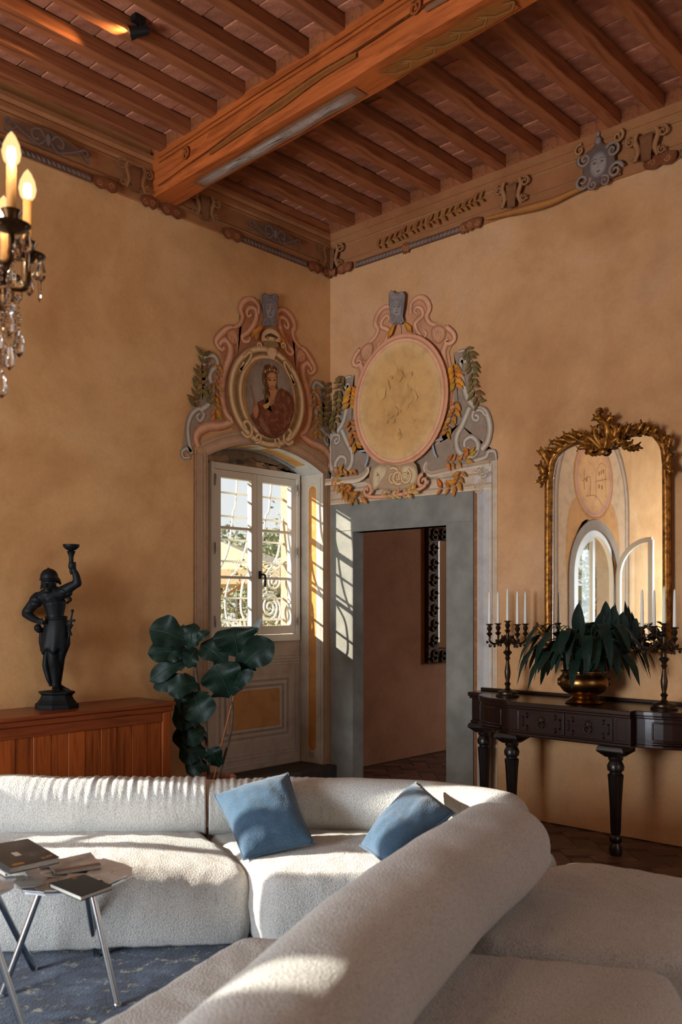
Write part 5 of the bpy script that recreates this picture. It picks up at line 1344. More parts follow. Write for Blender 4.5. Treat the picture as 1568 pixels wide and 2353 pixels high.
book('thick dark picture book lying across the left shard table', (q_(22, 1994, .560), q_(137, 1969, .560), q_(64, 1927, .560), q_(-52, 1946, .560)), 0.024, M_BK1,
     [(0.10, 0.32, 0.03, 0.10, M_OR), (0.70, 0.76, 0.06, 0.12, M_OR), (0.80, 0.86, 0.08, 0.14, M_OR), (0.88, 0.93, 0.10, 0.16, M_OR), (0.36, 0.48, 0.36, 0.52, M_WP), (0.02, 0.10, 0.62, 0.80, M_WP)])
book('white paperback lying under the dark picture book', (q_(12, 2006, .534), q_(60, 2002, .534), q_(50, 1970, .534), q_(-40, 1974, .534)), 0.013, M_WP)
book('pale landscape picture book lying behind the black book', (q_(127, 2003, .482), q_(233, 1987, .482), q_(208, 1958, .482), q_(110, 1980, .482)), 0.014, M_BK2, [(0.0, 1.0, 0.0, 0.16, M_RED)])
book('black green clothbound book on the silver shard table', (q_(113, 2029, .484), q_(186, 2060, .484), q_(258, 2034, .484), q_(194, 2009, .484)), 0.017, M_BK3, [(0.05, 0.12, 0.60, 0.70, M_OR)])
# ================================================================== console table, mirror, candelabra, brass pot
M_MAHOG = wood('dark_mahogany', (22, 11, 9), (42, 22, 16), axis=1, scale=8, rough=0.22, spec=0.5, obrnd=0.0, bump=0.08)
M_EBON = simple('ebonised_wood', (20, 15, 14), 0.32, c2=(34, 24, 20), scale=14, spec=0.5)
M_BRONZE = simple('dark_bronze', (52, 40, 32), 0.38, 0.85, c2=(84, 66, 50), scale=14)
M_BRASS = simple('aged_brass', (150, 108, 58), 0.28, 1.0, c2=(110, 76, 40), scale=7, bump=(14, 0.12, 0.006))
M_WAX = simple('white_wax', (232, 226, 212), 0.5)
gd = NT('aged_gilding'); gd.set(Base_Color=gd.ramp(gd.noise(26, 5, 0.7), [(0.34, lin((70, 42, 16))), (0.52, lin((150, 96, 36))), (0.72, lin((196, 138, 62)))]), Metallic=0.75, Roughness=0.42); gd.bump(gd.noise(60, 3), 0.3, 0.004); M_GILT = gd.m

CZ, YC = 0.872, -2.46
def console_outline(ins=0.0):
    h = [(0.0, 0.95 - ins), (-0.17 + ins, 0.95 - ins), (-0.17 + ins, 0.82)]
    n = 12
    for i in range(1, n + 1):
        a = PI / 2 * i / n; h.append((-0.17 + ins - 0.27 * math.sin(a), 0.42 + 0.40 * math.cos(a)))
    h += [(-0.505 + ins, 0.42 - ins * 0.3), ]
    left = [(x - 0.006, YC + y) for x, y in h]; right = [(x - 0.006, YC - y) for x, y in reversed(h)]
    return left + right
ct = thing('console_table', 'dark carved console table with two drawers and turned legs under the gilt mirror', 'table', (0, 0, 0))
obj('table_top', MB().prism(console_outline(0.0), CZ - 0.030, CZ), M_MAHOG, ct, bevel=0.006)
obj('top_moulding', MB().prism(console_outline(0.008), CZ - 0.045, CZ - 0.0305), M_MAHOG, ct, bevel=0.005)
obj('apron', MB().prism(console_outline(0.022), 0.672, CZ - 0.0455), M_MAHOG, ct, bevel=0.003)
obj('lower_moulding', MB().prism(console_outline(0.014), 0.652, 0.6715), M_MAHOG, ct, bevel=0.006)
obj('gallery', MB().box((-0.026, YC - 0.94, CZ), (-0.008, YC + 0.94, CZ + 0.022)), M_MAHOG, ct, bevel=0.004)
XF = -0.489
def frame_bars(parent, y0, y1, z0, z1, nm, x=XF, notch=0.03, w=0.008, mat=M_MAHOG):
    """moulding with stepped corners"""
    pts = [(y0 + notch, z0), (y1 - notch, z0), (y1 - notch, z0 + notch * .8), (y1, z0 + notch * .8), (y1, z1 - notch * .8), (y1 - notch, z1 - notch * .8), (y1 - notch, z1), (y0 + notch, z1), (y0 + notch, z1 - notch * .8), (y0, z1 - notch * .8), (y0, z0 + notch * .8), (y0 + notch, z0 + notch * .8)]
    mb_ = MB()
    for i in range(len(pts)):
        a, b = pts[i], pts[(i + 1) % len(pts)]
        mb_.box((x - 0.016, min(a[0], b[0]) - w / 2, min(a[1], b[1]) - w / 2), (x - 0.010, max(a[0], b[0]) + w / 2, max(a[1], b[1]) + w / 2))
    return obj(nm, mb_, mat, parent, bevel=0.0)
for y0, y1 in ((YC + 0.015, YC + 0.325), (YC - 0.305, YC + 0.005)):
    d = obj('drawer', MB().box((XF - 0.010, y0, 0.684), (XF + 0.02, y1, 0.820)), M_MAHOG, ct, bevel=0.003)
    frame_bars(d, y0 + 0.025, y1 - 0.025, 0.700, 0.804, 'drawer_moulding')
    yc = (y0 + y1) / 2
    pl = MB().ball((XF - 0.016, yc, 0.768), (0.012, 0.019, 0.021), 14, 10)
    for k in range(10): a = 2 * PI * k / 10; pl.ball((XF - 0.013, yc + 0.019 * math.cos(a), 0.768 + 0.021 * math.sin(a)), (0.006, 0.007, 0.007), 8, 6)
    for sy in (-1, 1): pl.ball((XF - 0.027, yc + sy * 0.007, 0.773), 0.0035, 8, 6)
    pl.ball((XF - 0.029, yc, 0.765), (0.005, 0.006, 0.006), 8, 6)
    obj('lion_mask', pl, M_BRONZE, d, smooth=60)
    obj('ring_pull', MB().tube([(XF - 0.026, yc + 0.022 * math.sin(2 * PI * i / 20), 0.742 + 0.022 * math.cos(2 * PI * i / 20)) for i in range(20)], 0.0032, 6, closed=True), M_BRONZE, d, smooth=60)
for y0, y1 in ((YC - 0.385, YC - 0.325), (YC + 0.340, YC + 0.395)):
    pnl = obj('apron_panel', MB().box((XF - 0.004, y0, 0.690), (XF + 0.02, y1, 0.815)), M_MAHOG, ct, bevel=0.003)
for sg in (1, -1):                                                  # panels on the bowed wings
    path = [(-0.17 + 0.022 - 0.006 - 0.27 * math.sin(PI / 2 * t), YC + sg * (0.42 + 0.40 * math.cos(PI / 2 * t))) for t in [0.35 + 0.055 * i for i in range(10)]]
    for z in (0.700, 0.804):
        obj('wing_moulding', MB().tube([(x - 0.004, y, z) for x, y in path], 0.005, 6), M_MAHOG, ct, smooth=60)
    for k in (0, -1): obj('wing_moulding', MB().tube([(path[k][0] - 0.004, path[k][1], 0.700), (path[k][0] - 0.004, path[k][1], 0.804)], 0.005, 6), M_MAHOG, ct, smooth=60)
    obj('wing_bead', MB().tube([(x - 0.010, y, 0.682) for x, y in path], 0.008, 8), M_MAHOG, ct, smooth=60)
def turned_leg():
    mb_ = MB(); prof = [(0.030, 0.0), (0.036, 0.004), (0.040, 0.03), (0.034, 0.055), (0.028, 0.07), (0.037, 0.085), (0.037, 0.105), (0.026, 0.12), (0.029, 0.135), (0.034, 0.30), (0.042, 0.44), (0.046, 0.475), (0.036, 0.485), (0.036, 0.495), (0.048, 0.505), (0.051, 0.53), (0.042, 0.548), (0.036, 0.56), (0.044, 0.57), (0.044, 0.585)]
    seg = 40; vs = []; fs = []
    for r, z in prof:
        for i in range(seg):
            a = 2 * PI * i / seg; rr = r * (1 + (0.10 * abs(math.sin(a * 6)) - 0.05 if 0.13 < z < 0.48 else 0)); vs.append((rr * math.cos(a), rr * math.sin(a), z))
    for k in range(len(prof) - 1):
        for i in range(seg): j = (i + 1) % seg; fs.append((k * seg + i, k * seg + j, (k + 1) * seg + j, (k + 1) * seg + i))
    fs += [tuple(reversed(range(seg))), tuple((len(prof) - 1) * seg + i for i in range(seg))]
    return mb_.add(vs, fs)
leg_me = turned_leg().mesh('leg', 40); leg_me.materials.append(M_EBON)
cap = MB()
for k, (r, z) in enumerate(((0.045, 0.585), (0.062, 0.600), (0.085, 0.622), (0.085, 0.634), (0.078, 0.652))): cap.v += [V((r * a, r * b, z)) for a, b in ((-1, -1), (1, -1), (1, 1), (-1, 1))]; cap.c += [(1, 1, 1)] * 4
for k in range(4):
    for i in range(4): cap.f.append((k * 4 + i, k * 4 + (i + 1) % 4, k * 4 + 4 + (i + 1) % 4, k * 4 + 4 + i))
cap.f += [(3, 2, 1, 0), (16, 17, 18, 19)]
for sgx, sgy in ((1, 0), (-1, 0), (0, 1), (0, -1)):                 # gadroons
    for k in range(9):
        t = (k - 4) / 4 * 0.072; a = V((sgx * 0.055 if sgx else t * .75, sgy * 0.055 if sgy else t * .75, 0.600)); b = V((sgx * 0.086 if sgx else t, sgy * 0.086 if sgy else t, 0.626)); cap.tube([a, b], [0.005, 0.009], 6)
cap_me = cap.mesh('capital', 40); cap_me.materials.append(M_EBON)
for x, y in ((-0.385, -2.005), (-0.435, -2.755), (-0.098, YC + 0.86), (-0.098, YC - 0.86)):
    l = link('leg', leg_me, ct, (x, y, 0)); link('capital', cap_me, l)

# ---- gilt mirror
mir = thing('wall_mirror', 'tall gilt framed mirror with a leafy crest above the console table', 'mirror')
XM = -0.045
inner = [(-2.100, 2.332), (-2.128, 2.46), (-2.195, 2.532), (-2.306, 2.565), (-2.40, 2.536), (-2.466, 2.522), (-2.54, 2.541), (-2.627, 2.575), (-2.725, 2.598), (-2.81, 2.556), (-2.872, 2.47), (-2.89, 2.35)]
top = [(p_.x, p_.y) for p_ in smoothpath([(a, b, 0) for a, b in inner], 6)]
outline = top + [(-2.892, 2.0), (-2.893, 1.6), (-2.893, 1.222), (-2.6, 1.222), (-2.3, 1.222), (-2.098, 1.222), (-2.098, 1.6), (-2.098, 2.0)]
mg = NT('mirror_glass'); mg.set(Base_Color=(0.93, 0.93, 0.91), Metallic=1.0, Roughness=0.015); 
obj('mirror_glass', slab(outline, [], RXP, XM + 0.004, XM), mg.m, mir)
cyc, czc = -2.495, 1.9
back = [(cyc + (a - cyc) * 1.06, czc + (b - czc) * 1.03) for a, b in outline]
obj('back_board', slab(back, [], RXP, -0.002, XM + 0.005), M_GILT, mir)
path3 = [V((XM - 0.006, a, b)) for a, b in outline]
fr = obj('frame_moulding', MB().tube([q + V((0, (q.y - cyc) * 0.035, (q.z - czc) * 0.022)) for q in path3], 0.026, 12, closed=True, ref=(1, 0, 0)), M_GILT, mir, smooth=60)
obj('frame_bead', MB().tube([q + V((-0.010, 0, 0)) for q in path3], 0.008, 8, closed=True), M_GILT, mir, smooth=60)
def acanthus(mb_, p0, p1, w, bend, x=XM - 0.02, curl=0.03):
    """fleshy carved leaf from p0 to p1 in the mirror plane (y, z)"""
    a = V((x, *p0)); b = V((x, *p1)); d = b - a; n = V((0, -d.z, d.y)).normalized(); L = d.length
    mid = [a, a + d * 0.3 + n * bend * 0.6 + V((-curl * .5, 0, 0)), a + d * 0.65 + n * bend + V((-curl, 0, 0)), b + V((-curl * 1.1, 0, 0)), b + n * (-bend * 0.5 + 0.01) - d * 0.12 + V((-curl * 1.3, 0, 0))]
    P = smoothpath(mid, 4); m = len(P); mb_.tube(P, [w * (0.45 + 0.9 * math.sin(PI * min(i / m * 1.15, 1)) ** 0.8) * (1 if i < m - 1 else .5) for i in range(m)], 8, flat=0.6, ref=(1, 0, 0))
    for k in range(2, m - 3, 3):                                    # lobes
        for s_ in (-1, 1):
            q = P[k]; t = (P[k + 1] - P[k - 1]).normalized(); side = t.cross(V((1, 0, 0))) * s_
            mb_.tube([q, q + side * w * 1.1 + t * w * 0.7, q + side * w * 1.7 + t * w * 1.7 + V((-0.006, 0, 0))], [w * .5, w * .58, w * .38], 6)
def carve(specs, nm):
    mb_ = MB()
    for sp in specs: acanthus(mb_, *sp)
    return obj(nm, mb_, M_GILT, mir, smooth=60)
y_ = lambda u, v: tuple(on_x(u, v, XM - 0.02))[1:]
# crest
carve([(y_(1390, 1030), y_(1395, 968), 0.020, 0.02), (y_(1388, 1032), y_(1372, 985), 0.016, -0.015), (y_(1394, 1028), y_(1420, 982), 0.017, 0.02), (y_(1385, 1036), y_(1352, 1003), 0.016, 0.01), (y_(1396, 1032), y_(1425, 1010), 0.015, -0.01), (y_(1398, 990), y_(1410, 960), 0.013, -0.015), (y_(1388, 985), y_(1372, 962), 0.012, 0.02)], 'crest_leaf')
cs = MB(); cs.tube(smoothpath([V((XM - 0.03, *y_(*q))) for q in ((1392, 1030), (1400, 1000), (1396, 972), (1382, 958), (1374, 946), (1382, 940), (1386, 949))], 5), [0.016] * 10 + [0.014] * 10 + [0.010] * 11, 8); cs.ball(V((XM - 0.03, *y_(1380, 947))), 0.016, 10, 8); cs.ball(V((XM - 0.03, *y_(1387, 1038))), (0.02, 0.035, 0.024), 10, 8); cs.ball(V((XM - 0.03, *y_(1412, 960))), 0.014, 10, 8)
obj('crest_scroll', cs, M_GILT, mir, smooth=60)
# running leaves over both shoulders
carve([(y_(1378, 1025), y_(1345, 1000), 0.012, 0.012), (y_(1360, 1020), y_(1322, 995), 0.012, 0.012), (y_(1340, 1018), y_(1302, 1000), 0.011, 0.010), (y_(1318, 1020), y_(1288, 1012), 0.011, 0.010), (y_(1300, 1028), y_(1272, 1018), 0.011, 0.010), (y_(1284, 1042), y_(1262, 1034), 0.010, 0.008), (y_(1262, 1072), y_(1247, 1036), 0.012, 0.008)], 'shoulder_leaf')
carve([(y_(1405, 1020), y_(1428, 985), 0.012, 0.010), (y_(1428, 1010), y_(1450, 978), 0.011, 0.010), (y_(1452, 1000), y_(1482, 974), 0.012, 0.010), (y_(1475, 998), y_(1498, 980), 0.010, 0.008), (y_(1495, 1002), y_(1514, 984), 0.010, 0.008), (y_(1512, 1014), y_(1536, 1002), 0.012, 0.008), (y_(1530, 1040), y_(1545, 1008), 0.012, 0.008)], 'shoulder_leaf')
carve([(y_(1345, 1040), y_(1368, 1034), 0.012, 0.006), (y_(1362, 1030), y_(1335, 1032), 0.010, 0.006)], 'lower_leaf')
carve([(y_(1430, 1028), y_(1458, 1022), 0.013, 0.006), (y_(1446, 1018), y_(1424, 1020), 0.010, 0.006)], 'lower_leaf')
carve([(y_(1256, 1110), y_(1246, 1070), 0.016, 0.010), (y_(1258, 1072), y_(1248, 1104), 0.014, -0.010), (y_(1262, 1060), y_(1252, 1040), 0.012, 0.006), (y_(1258, 1095), y_(1250, 1108), 0.018, 0)], 'corner_leaf')
carve([(y_(1538, 1085), y_(1545, 1046), 0.016, -0.010), (y_(1536, 1046), y_(1546, 1078), 0.014, 0.010), (y_(1532, 1038), y_(1542, 1020), 0.012, 0.006), (y_(1538, 1075), y_(1544, 1084), 0.018, 0)], 'corner_leaf')
carve([(y_(1258, 1470), y_(1240, 1440), 0.014, 0.008), (y_(1256, 1480), y_(1275, 1500), 0.014, 0.008), (y_(1250, 1490), y_(1236, 1500), 0.012, 0.006)], 'corner_leaf')

# ---- candelabra
def candelabrum(label, base, rz):
    t = thing('candelabrum', label, 'candelabrum', base, rz, 'candelabra on the console table')
    obj('base', MB().lathe([(0.0, 0.0), (0.078, 0.0), (0.080, 0.010), (0.074, 0.016), (0.066, 0.018), (0.066, 0.030), (0.058, 0.036), (0.034, 0.042), (0.018, 0.052), (0.013, 0.062)], 28), M_BRONZE, t, smooth=35)
    obj('stem', MB().lathe([(0.013, 0.062), (0.016, 0.075), (0.023, 0.085), (0.014, 0.095), (0.012, 0.105), (0.018, 0.13), (0.021, 0.165), (0.016, 0.20), (0.011, 0.235), (0.013, 0.25), (0.020, 0.258), (0.013, 0.268), (0.016, 0.28), (0.028, 0.292), (0.030, 0.30), (0.016, 0.312), (0.014, 0.335), (0.020, 0.35), (0.030, 0.362), (0.018, 0.378), (0.012, 0.395), (0.012, 0.43)], 20), M_BRONZE, t, smooth=35)
    def holder(parent, x, y, z, nm):
        h = obj(nm, MB().lathe([(0.004, z - 0.03), (0.012, z - 0.022), (0.018, z - 0.014), (0.022, z - 0.008), (0.012, z - 0.002), (0.009, z + 0.006), (0.016, z + 0.018), (0.018, z + 0.028), (0.012, z + 0.040), (0.013, z + 0.046), (0.024, z + 0.052), (0.025, z + 0.056), (0.012, z + 0.058)], 16, (x, y, 0)), M_BRONZE, parent, smooth=35)
        obj('candle', MB().lathe([(0.0105, z + 0.056), (0.0100, z + 0.10), (0.0085, z + 0.20), (0.0065, z + 0.262), (0.004, z + 0.274), (0.0, z + 0.277)], 12, (x, y, 0)), M_WAX, h, smooth=60)
    holder(t, 0, 0, 0.455, 'candle_holder')
    for k in range(4):
        a = PI / 2 * k; ca, sa = math.cos(a), math.sin(a)
        prof = [(0.012, 0.385), (0.035, 0.395), (0.055, 0.378), (0.075, 0.362), (0.100, 0.356), (0.125, 0.366), (0.136, 0.386), (0.132, 0.402), (0.138, 0.41)]
        arm = obj('arm', MB().tube([(r * ca, r * sa, z) for r, z in [(q.x, q.y) for q in smoothpath([(r, z, 0) for r, z in prof], 4)]], 0.0075, 8), M_BRONZE, t, smooth=60)
        orn = MB()
        for (r, z, s_) in ((0.045, 0.372, 0.010), (0.090, 0.345, 0.009), (0.122, 0.348, 0.011), (0.030, 0.408, 0.010), (0.075, 0.380, 0.009), (0.145, 0.372, 0.008)):
            orn.tube(smoothpath([(r * ca, r * sa, z), ((r + s_) * ca, (r + s_) * sa, z - s_), ((r + 1.6 * s_) * ca, (r + 1.6 * s_) * sa, z), ((r + .9 * s_) * ca, (r + .9 * s_) * sa, z + .5 * s_)], 3), [0.006] * 5 + [0.004] * 5, 6)
        obj('arm_scroll', orn, M_BRONZE, arm, smooth=60)
        holder(t, 0.136 * ca, 0.136 * sa, 0.435, 'candle_holder')
    return t
b1 = on_x(1167, 1590, -0.25); b2 = on_x(1527, 1622, -0.27)
rot0 = -math.atan2(CB, CA)
candelabrum('bronze candelabrum with five white candles near the stone doorway', (b1.x, b1.y, CZ), rot0 + 0.31)
candelabrum('bronze candelabrum with white candles in front of the mirror\'s right edge', (b2.x, b2.y, CZ), rot0 + 0.09)

# ---- brass pot and peace lily
bp = on_x(1342, 1604, -0.275)
pot = thing('brass_pot', 'footed round brass bowl holding the leafy plant on the console', 'pot', (bp.x, bp.y, CZ))
obj('bowl', MB().lathe([(0.0, 0.002), (0.110, 0.002), (0.118, 0.006), (0.112, 0.016), (0.085, 0.030), (0.072, 0.040), (0.080, 0.050), (0.125, 0.072), (0.150, 0.105), (0.156, 0.135), (0.148, 0.165), (0.134, 0.180), (0.132, 0.190), (0.144, 0.198), (0.144, 0.204), (0.128, 0.204), (0.126, 0.185), (0.100, 0.178), (0.0, 0.176)], 40), M_BRASS, pot, smooth=35)
for sg in (-1, 1):
    v_ = RX * sg; hnd = MB().tube([v_ * 0.158 + UP * (0.135 + 0.022 * math.sin(2 * PI * i / 16)) + FW * (0.022 * math.cos(2 * PI * i / 16)) for i in range(16)], 0.004, 6, closed=True); obj('handle', hnd, M_BRASS, pot, smooth=60)
def leaf_mat(name, c1, c2, vein):
    m = NT(name); n_ = m.noise(30, 3)
    m.set(Base_Color=m.ramp(n_, [(0.3, lin(c1)), (0.7, lin(c2))]), Roughness=0.5, Specular_IOR_Level=0.25)
    m.bump(m.noise(45, 2), 0.15, 0.004); return m.m
M_LILY = leaf_mat('lily_leaf', (13, 30, 25), (22, 44, 32), 0); M_STALK = simple('green_stalk', (40, 66, 44), 0.5); M_SOIL = simple('soil', (46, 34, 26), 0.95)
def blade(path, w, up, shape, fold=0.25, NS=12, wave=0.0, seed=0):
    """leaf blade along path; shape(t) gives the half width fraction"""
    P = smoothpath(path, max(2, NS // (len(path) - 1))); m = len(P); vs = []; fs = []; K = 6; up = V(up)
    for i, q in enumerate(P):
        t = (P[min(i + 1, m - 1)] - P[max(i - 1, 0)]).normalized(); side = t.cross(up)
        side = side.normalized() if side.length > 1e-4 else t.orthogonal().normalized(); n_ = side.cross(t).normalized(); s_ = i / (m - 1); hw = w / 2 * shape(s_)
        for k in range(K + 1):
            x = k / K * 2 - 1
            vs.append(q + side * hw * x + n_ * (hw * fold * abs(x) + wave * hw * math.sin(s_ * 14 + seed + (2 if x > 0 else 0)) * x * x))
    for i in range(m - 1):
        for k in range(K): fs.append((i * (K + 1) + k, i * (K + 1) + k + 1, (i + 1) * (K + 1) + k + 1, (i + 1) * (K + 1) + k))
    return MB().add(vs, fs)
lance = lambda t: max(0.02, math.sin(PI * min(1, t ** 0.8)) ** 0.75)
lily = thing('peace_lily', 'dark green leafy plant spilling out of the brass bowl', 'plant', (bp.x, bp.y, CZ + 0.176))
obj('soil', MB().lathe([(0.0, 0.012), (0.08, 0.010), (0.122, 0.003)], 24), M_SOIL, lily, smooth=60)
rnd = random.Random(12)
specs = []
for k in range(58):
    az = k * 2.39996; out = rnd.uniform(0.18, 0.40); hgt = rnd.uniform(0.03, 0.26); specs.append((az, out, hgt, rnd.uniform(0.06, 0.09), rnd.uniform(0.24, 0.34)))
cam_az = math.atan2(RX.y, RX.x)
for (dx, dz, w, L) in ((-0.03, 0.46, 0.085, 0.24), (0.11, 0.40, 0.13, 0.24), (0.19, 0.44, 0.10, 0.22), (0.25, 0.40, 0.12, 0.22), (0.33, 0.36, 0.10, 0.20), (0.14, 0.47, 0.08, 0.20)):
    tip = RX * dx + UP * dz; basep = RX * dx * 0.1; mid_ = RX * dx * 0.75 + UP * (dz - L)
    sgn = 1 if dx > 0 else -1
    st = [basep, RX * dx * 0.4 + UP * dz * 0.35, mid_]
    lf = obj('leaf', blade([mid_, mid_.lerp(tip, 0.5) + RX * 0.012 * sgn, tip], w, -FW + UP * 0.1, lance, 0.25, 12), M_LILY, lily, smooth=180)
    obj('stalk', MB().tube(smoothpath(st, 4), 0.0035, 6), M_STALK, lf, smooth=60)
for az, out, hgt, w, L in specs:
    dv = V((math.cos(az), math.sin(az), 0)); side_u = dv.dot(RX)
    wall_room = (-0.095 - bp.x) / max(dv.x, 1e-3) if dv.x > 0 else 9; out = min(out, wall_room * 0.75)
    if out < 0.08: continue
    p0 = dv * 0.05; p1 = dv * out * 0.45 + UP * (hgt + 0.05); p2 = dv * out * 0.72 + UP * (hgt + 0.045)
    droop = rnd.uniform(0.6, 1.3)
    hor = min(L * 0.62, max(wall_room - out * .72, 0.05)) if dv.x > 0 else L * 0.62
    pa = p2 + dv * hor * 0.35 + UP * 0.03; p3 = p2 + dv * hor * 0.72 + UP * (-0.05 * droop); p4 = p2 + dv * hor * 0.98 + UP * (-L * 0.60 * droop)
    lf = obj('leaf', blade([p2, pa, p3, p4], w, UP + dv * 0.3, lance, 0.12, 18, 0.10, az), M_LILY, lily, smooth=180)
    obj('stalk', MB().tube(smoothpath([p0, p1, p2], 4), 0.0030, 5), M_STALK, lf, smooth=60)

# ---- dark carved mirror in the room beyond
pmr = thing('passage_mirror', 'dark carved mirror on the wall seen through the doorway', 'mirror')
yb = 0.272
mxa, mxb, mza, mzb = 1.655, 2.62, 0.905, 2.262
obj('mirror_glass', MB().box((mxa + 0.15, yb - 0.03, mza + 0.12), (mxb - 0.15, yb - 0.026, mzb - 0.12)), mg.m, pmr)
M_DKFR = simple('black_gilt_frame', (38, 26, 16), 0.4, 0.5, c2=(88, 60, 28), scale=30, bump=(50, 0.8, 0.012))
for nm, a, b in (('frame_side', (mxa, yb - 0.055, mza), (mxa + 0.17, yb - 0.002, mzb)), ('frame_side', (mxb - 0.17, yb - 0.055, mza), (mxb, yb - 0.002, mzb)), ('frame_rail', (mxa + 0.17, yb - 0.055, mza), (mxb - 0.17, yb - 0.002, mza + 0.13)), ('frame_rail', (mxa + 0.17, yb - 0.055, mzb - 0.13), (mxb - 0.17, yb - 0.002, mzb))):
    o = obj(nm, MB().box(a, b), M_DKFR, pmr, bevel=0.012)
    orn = MB(); vert = nm == 'frame_side'; n_ = 9 if vert else 5; r2 = random.Random(n_)
    for k in range(n_):
        q = (k + .5) / n_; c_ = V(((a[0] + b[0]) / 2, yb - 0.058, a[2] + (b[2] - a[2]) * q)) if vert else V((a[0] + (b[0] - a[0]) * q, yb - 0.058, (a[2] + b[2]) / 2))
        for s_ in (-1, 1):
            orn.tube([c_ + V((s_ * 0.05 * math.cos(i * .55) * (1 - i / 14), -0.01, s_ * 0.05 * math.sin(i * .55) * (1 - i / 14) + s_ * .012)) for i in range(13)], [0.013 - 0.0005 * i for i in range(13)], 6)
    obj('carved_scroll', orn, M_DKFR, o, smooth=60)

# ================================================================== sideboard and statue
M_SIDEB = wood('red_brown_wood', (92, 38, 14), (168, 84, 34), axis=2, scale=7, rough=0.30, spec=0.45, obrnd=0.35, bump=0.08)
M_SIDET = wood('red_brown_wood_top', (84, 36, 16), (140, 66, 30), axis=0, scale=7, rough=0.30, spec=0.45, obrnd=0.0, bump=0.08)
sb = thing('sideboard', 'long red brown wooden sideboard with vertical boards against the ochre wall', 'sideboard')
SX0, SX1, SD, SH = -3.90, -1.925, 0.435, 0.862
obj('top', MB().box((SX0, -SD, SH - 0.024), (SX1, -0.004, SH)), M_SIDET, sb, bevel=0.006)
obj('top_moulding', MB().box((SX0 + 0.012, -SD + 0.014, SH - 0.062), (SX1 - 0.012, -0.004, SH - 0.0245)), M_SIDET, sb, bevel=0.010, bseg=3)
obj('carcass', MB().box((SX0 + 0.03, -SD + 0.05, 0.09), (SX1 - 0.03, -0.004, SH - 0.0625)), M_SIDEB, sb)
obj('plinth', MB().box((SX0 + 0.015, -SD + 0.015, 0.0), (SX1 - 0.015, -0.004, 0.09)), M_SIDET, sb, bevel=0.006)
obj('rail', MB().box((SX0 + 0.10, -SD + 0.024, SH - 0.125), (SX1 - 0.095, -SD + 0.050, SH - 0.0625)), M_SIDET, sb, bevel=0.003)
for x in (SX0 + 0.022, SX1 - 0.092): obj('corner_post', MB().box((x, -SD + 0.022, 0.09), (x + 0.07, -SD + 0.092, SH - 0.0625)), M_SIDEB, sb, bevel=0.012)
nbd = 16; wb = (SX1 - 0.095 - SX0 - 0.10) / nbd
for k in range(nbd):
    x = SX0 + 0.10 + wb * k; obj('board', MB().box((x + 0.0008, -SD + 0.030 + (k % 2) * 0.002, 0.09), (x + wb - 0.0008, -SD + 0.050, SH - 0.125)), M_SIDEB, sb, bevel=0.002, bseg=1)
for k in range(3): obj('end_board', MB().box((SX1 - 0.030, -SD + 0.10 + k * 0.11, 0.09), (SX1 - 0.020, -SD + 0.205 + k * 0.11, SH - 0.0625)), M_SIDEB, sb, bevel=0.002)

# ---- bronze warrior holding up a torch bowl
M_STAT = simple('black_bronze', (13, 16, 18), 0.55, 0.2, c2=(21, 24, 25), scale=20, bump=(70, 0.25, 0.004), spec=0.22)
sp0 = V((-2.60, -0.215, SH)); dst = (sp0 - CAMP).dot(FW); SU = 2073 / dst * 5.604
st = thing('statue', 'black bronze figure of a helmeted warrior raising a torch bowl on the sideboard', 'statue', sp0, rot0)
u0 = 784 + FPX * (sp0 - CAMP).dot(RX) / dst; x0z = (u0 - 20) * 5.604; y0z = 2245
def sj(x, y, dep=0.0): return V(((x - x0z) / SU, dep, (y0z - y) / SU))           # local frame: x right, y away, z up
def limb(mb_, pts, rad, flat=1.0):
    P = smoothpath(pts, 5); n_ = len(P); R_ = []
    for i in range(n_):
        q = i / (n_ - 1) * (len(rad) - 1); k = min(int(q), len(rad) - 2); R_.append((rad[k] * (1 - q + k) + rad[k + 1] * (q - k)) / SU)
    mb_.tube(P, R_, 12, flat=flat)
    mb_.ball(P[0], R_[0] * .98, 10, 8); mb_.ball(P[-1], R_[-1] * .98, 10, 8)
fb_ = MB()
limb(fb_, [sj(610, 1210), sj(600, 1050), sj(590, 900), sj(570, 800)], [125, 110, 150, 95])                    # trunk
limb(fb_, [sj(390, 840, .0), sj(520, 790, -.005), sj(700, 760, .0)], [70, 110, 75])                             # shoulders
limb(fb_, [sj(570, 800), sj(552, 720, -.01)], [70, 58])                                                         # neck
fb_.ball(sj(535, 650, -.018), tuple(v_ / SU for v_ in (88, 95, 118)), 16, 12)                                   # head
fb_.ball(sj(530, 560, -.012), tuple(v_ / SU for v_ in (112, 120, 110)), 18, 12)                                 # helmet bowl
limb(fb_, [sj(515, 470, .0), sj(508, 445, .0)], [30, 12])                                                       # helmet spike
fb_.lathe([(60 / SU, 0), (128 / SU, 4 / SU), (128 / SU, 16 / SU), (60 / SU, 22 / SU)], 18, sj(535, 610, -.016))  # brim
limb(fb_, [sj(440, 600, .01), sj(420, 660, .02), sj(392, 715, .03)], [30, 24, 10])                              # helmet plume falling behind
limb(fb_, [sj(630, 600, .01), sj(655, 650, .02)], [32, 16])
fb_.ball(sj(530, 672, -.066), tuple(v_ / SU for v_ in (16, 26, 26)), 8, 6); fb_.ball(sj(530, 735, -.055), tuple(v_ / SU for v_ in (50, 30, 34)), 8, 6)   # nose, beard
limb(fb_, [sj(380, 840, .0), sj(300, 930, .0), sj(225, 1015, .005)], [92, 72, 62])                              # bent arm on the hip
limb(fb_, [sj(225, 1025, .005), sj(330, 1090, -.03), sj(450, 1130, -.07)], [66, 50, 36]); 
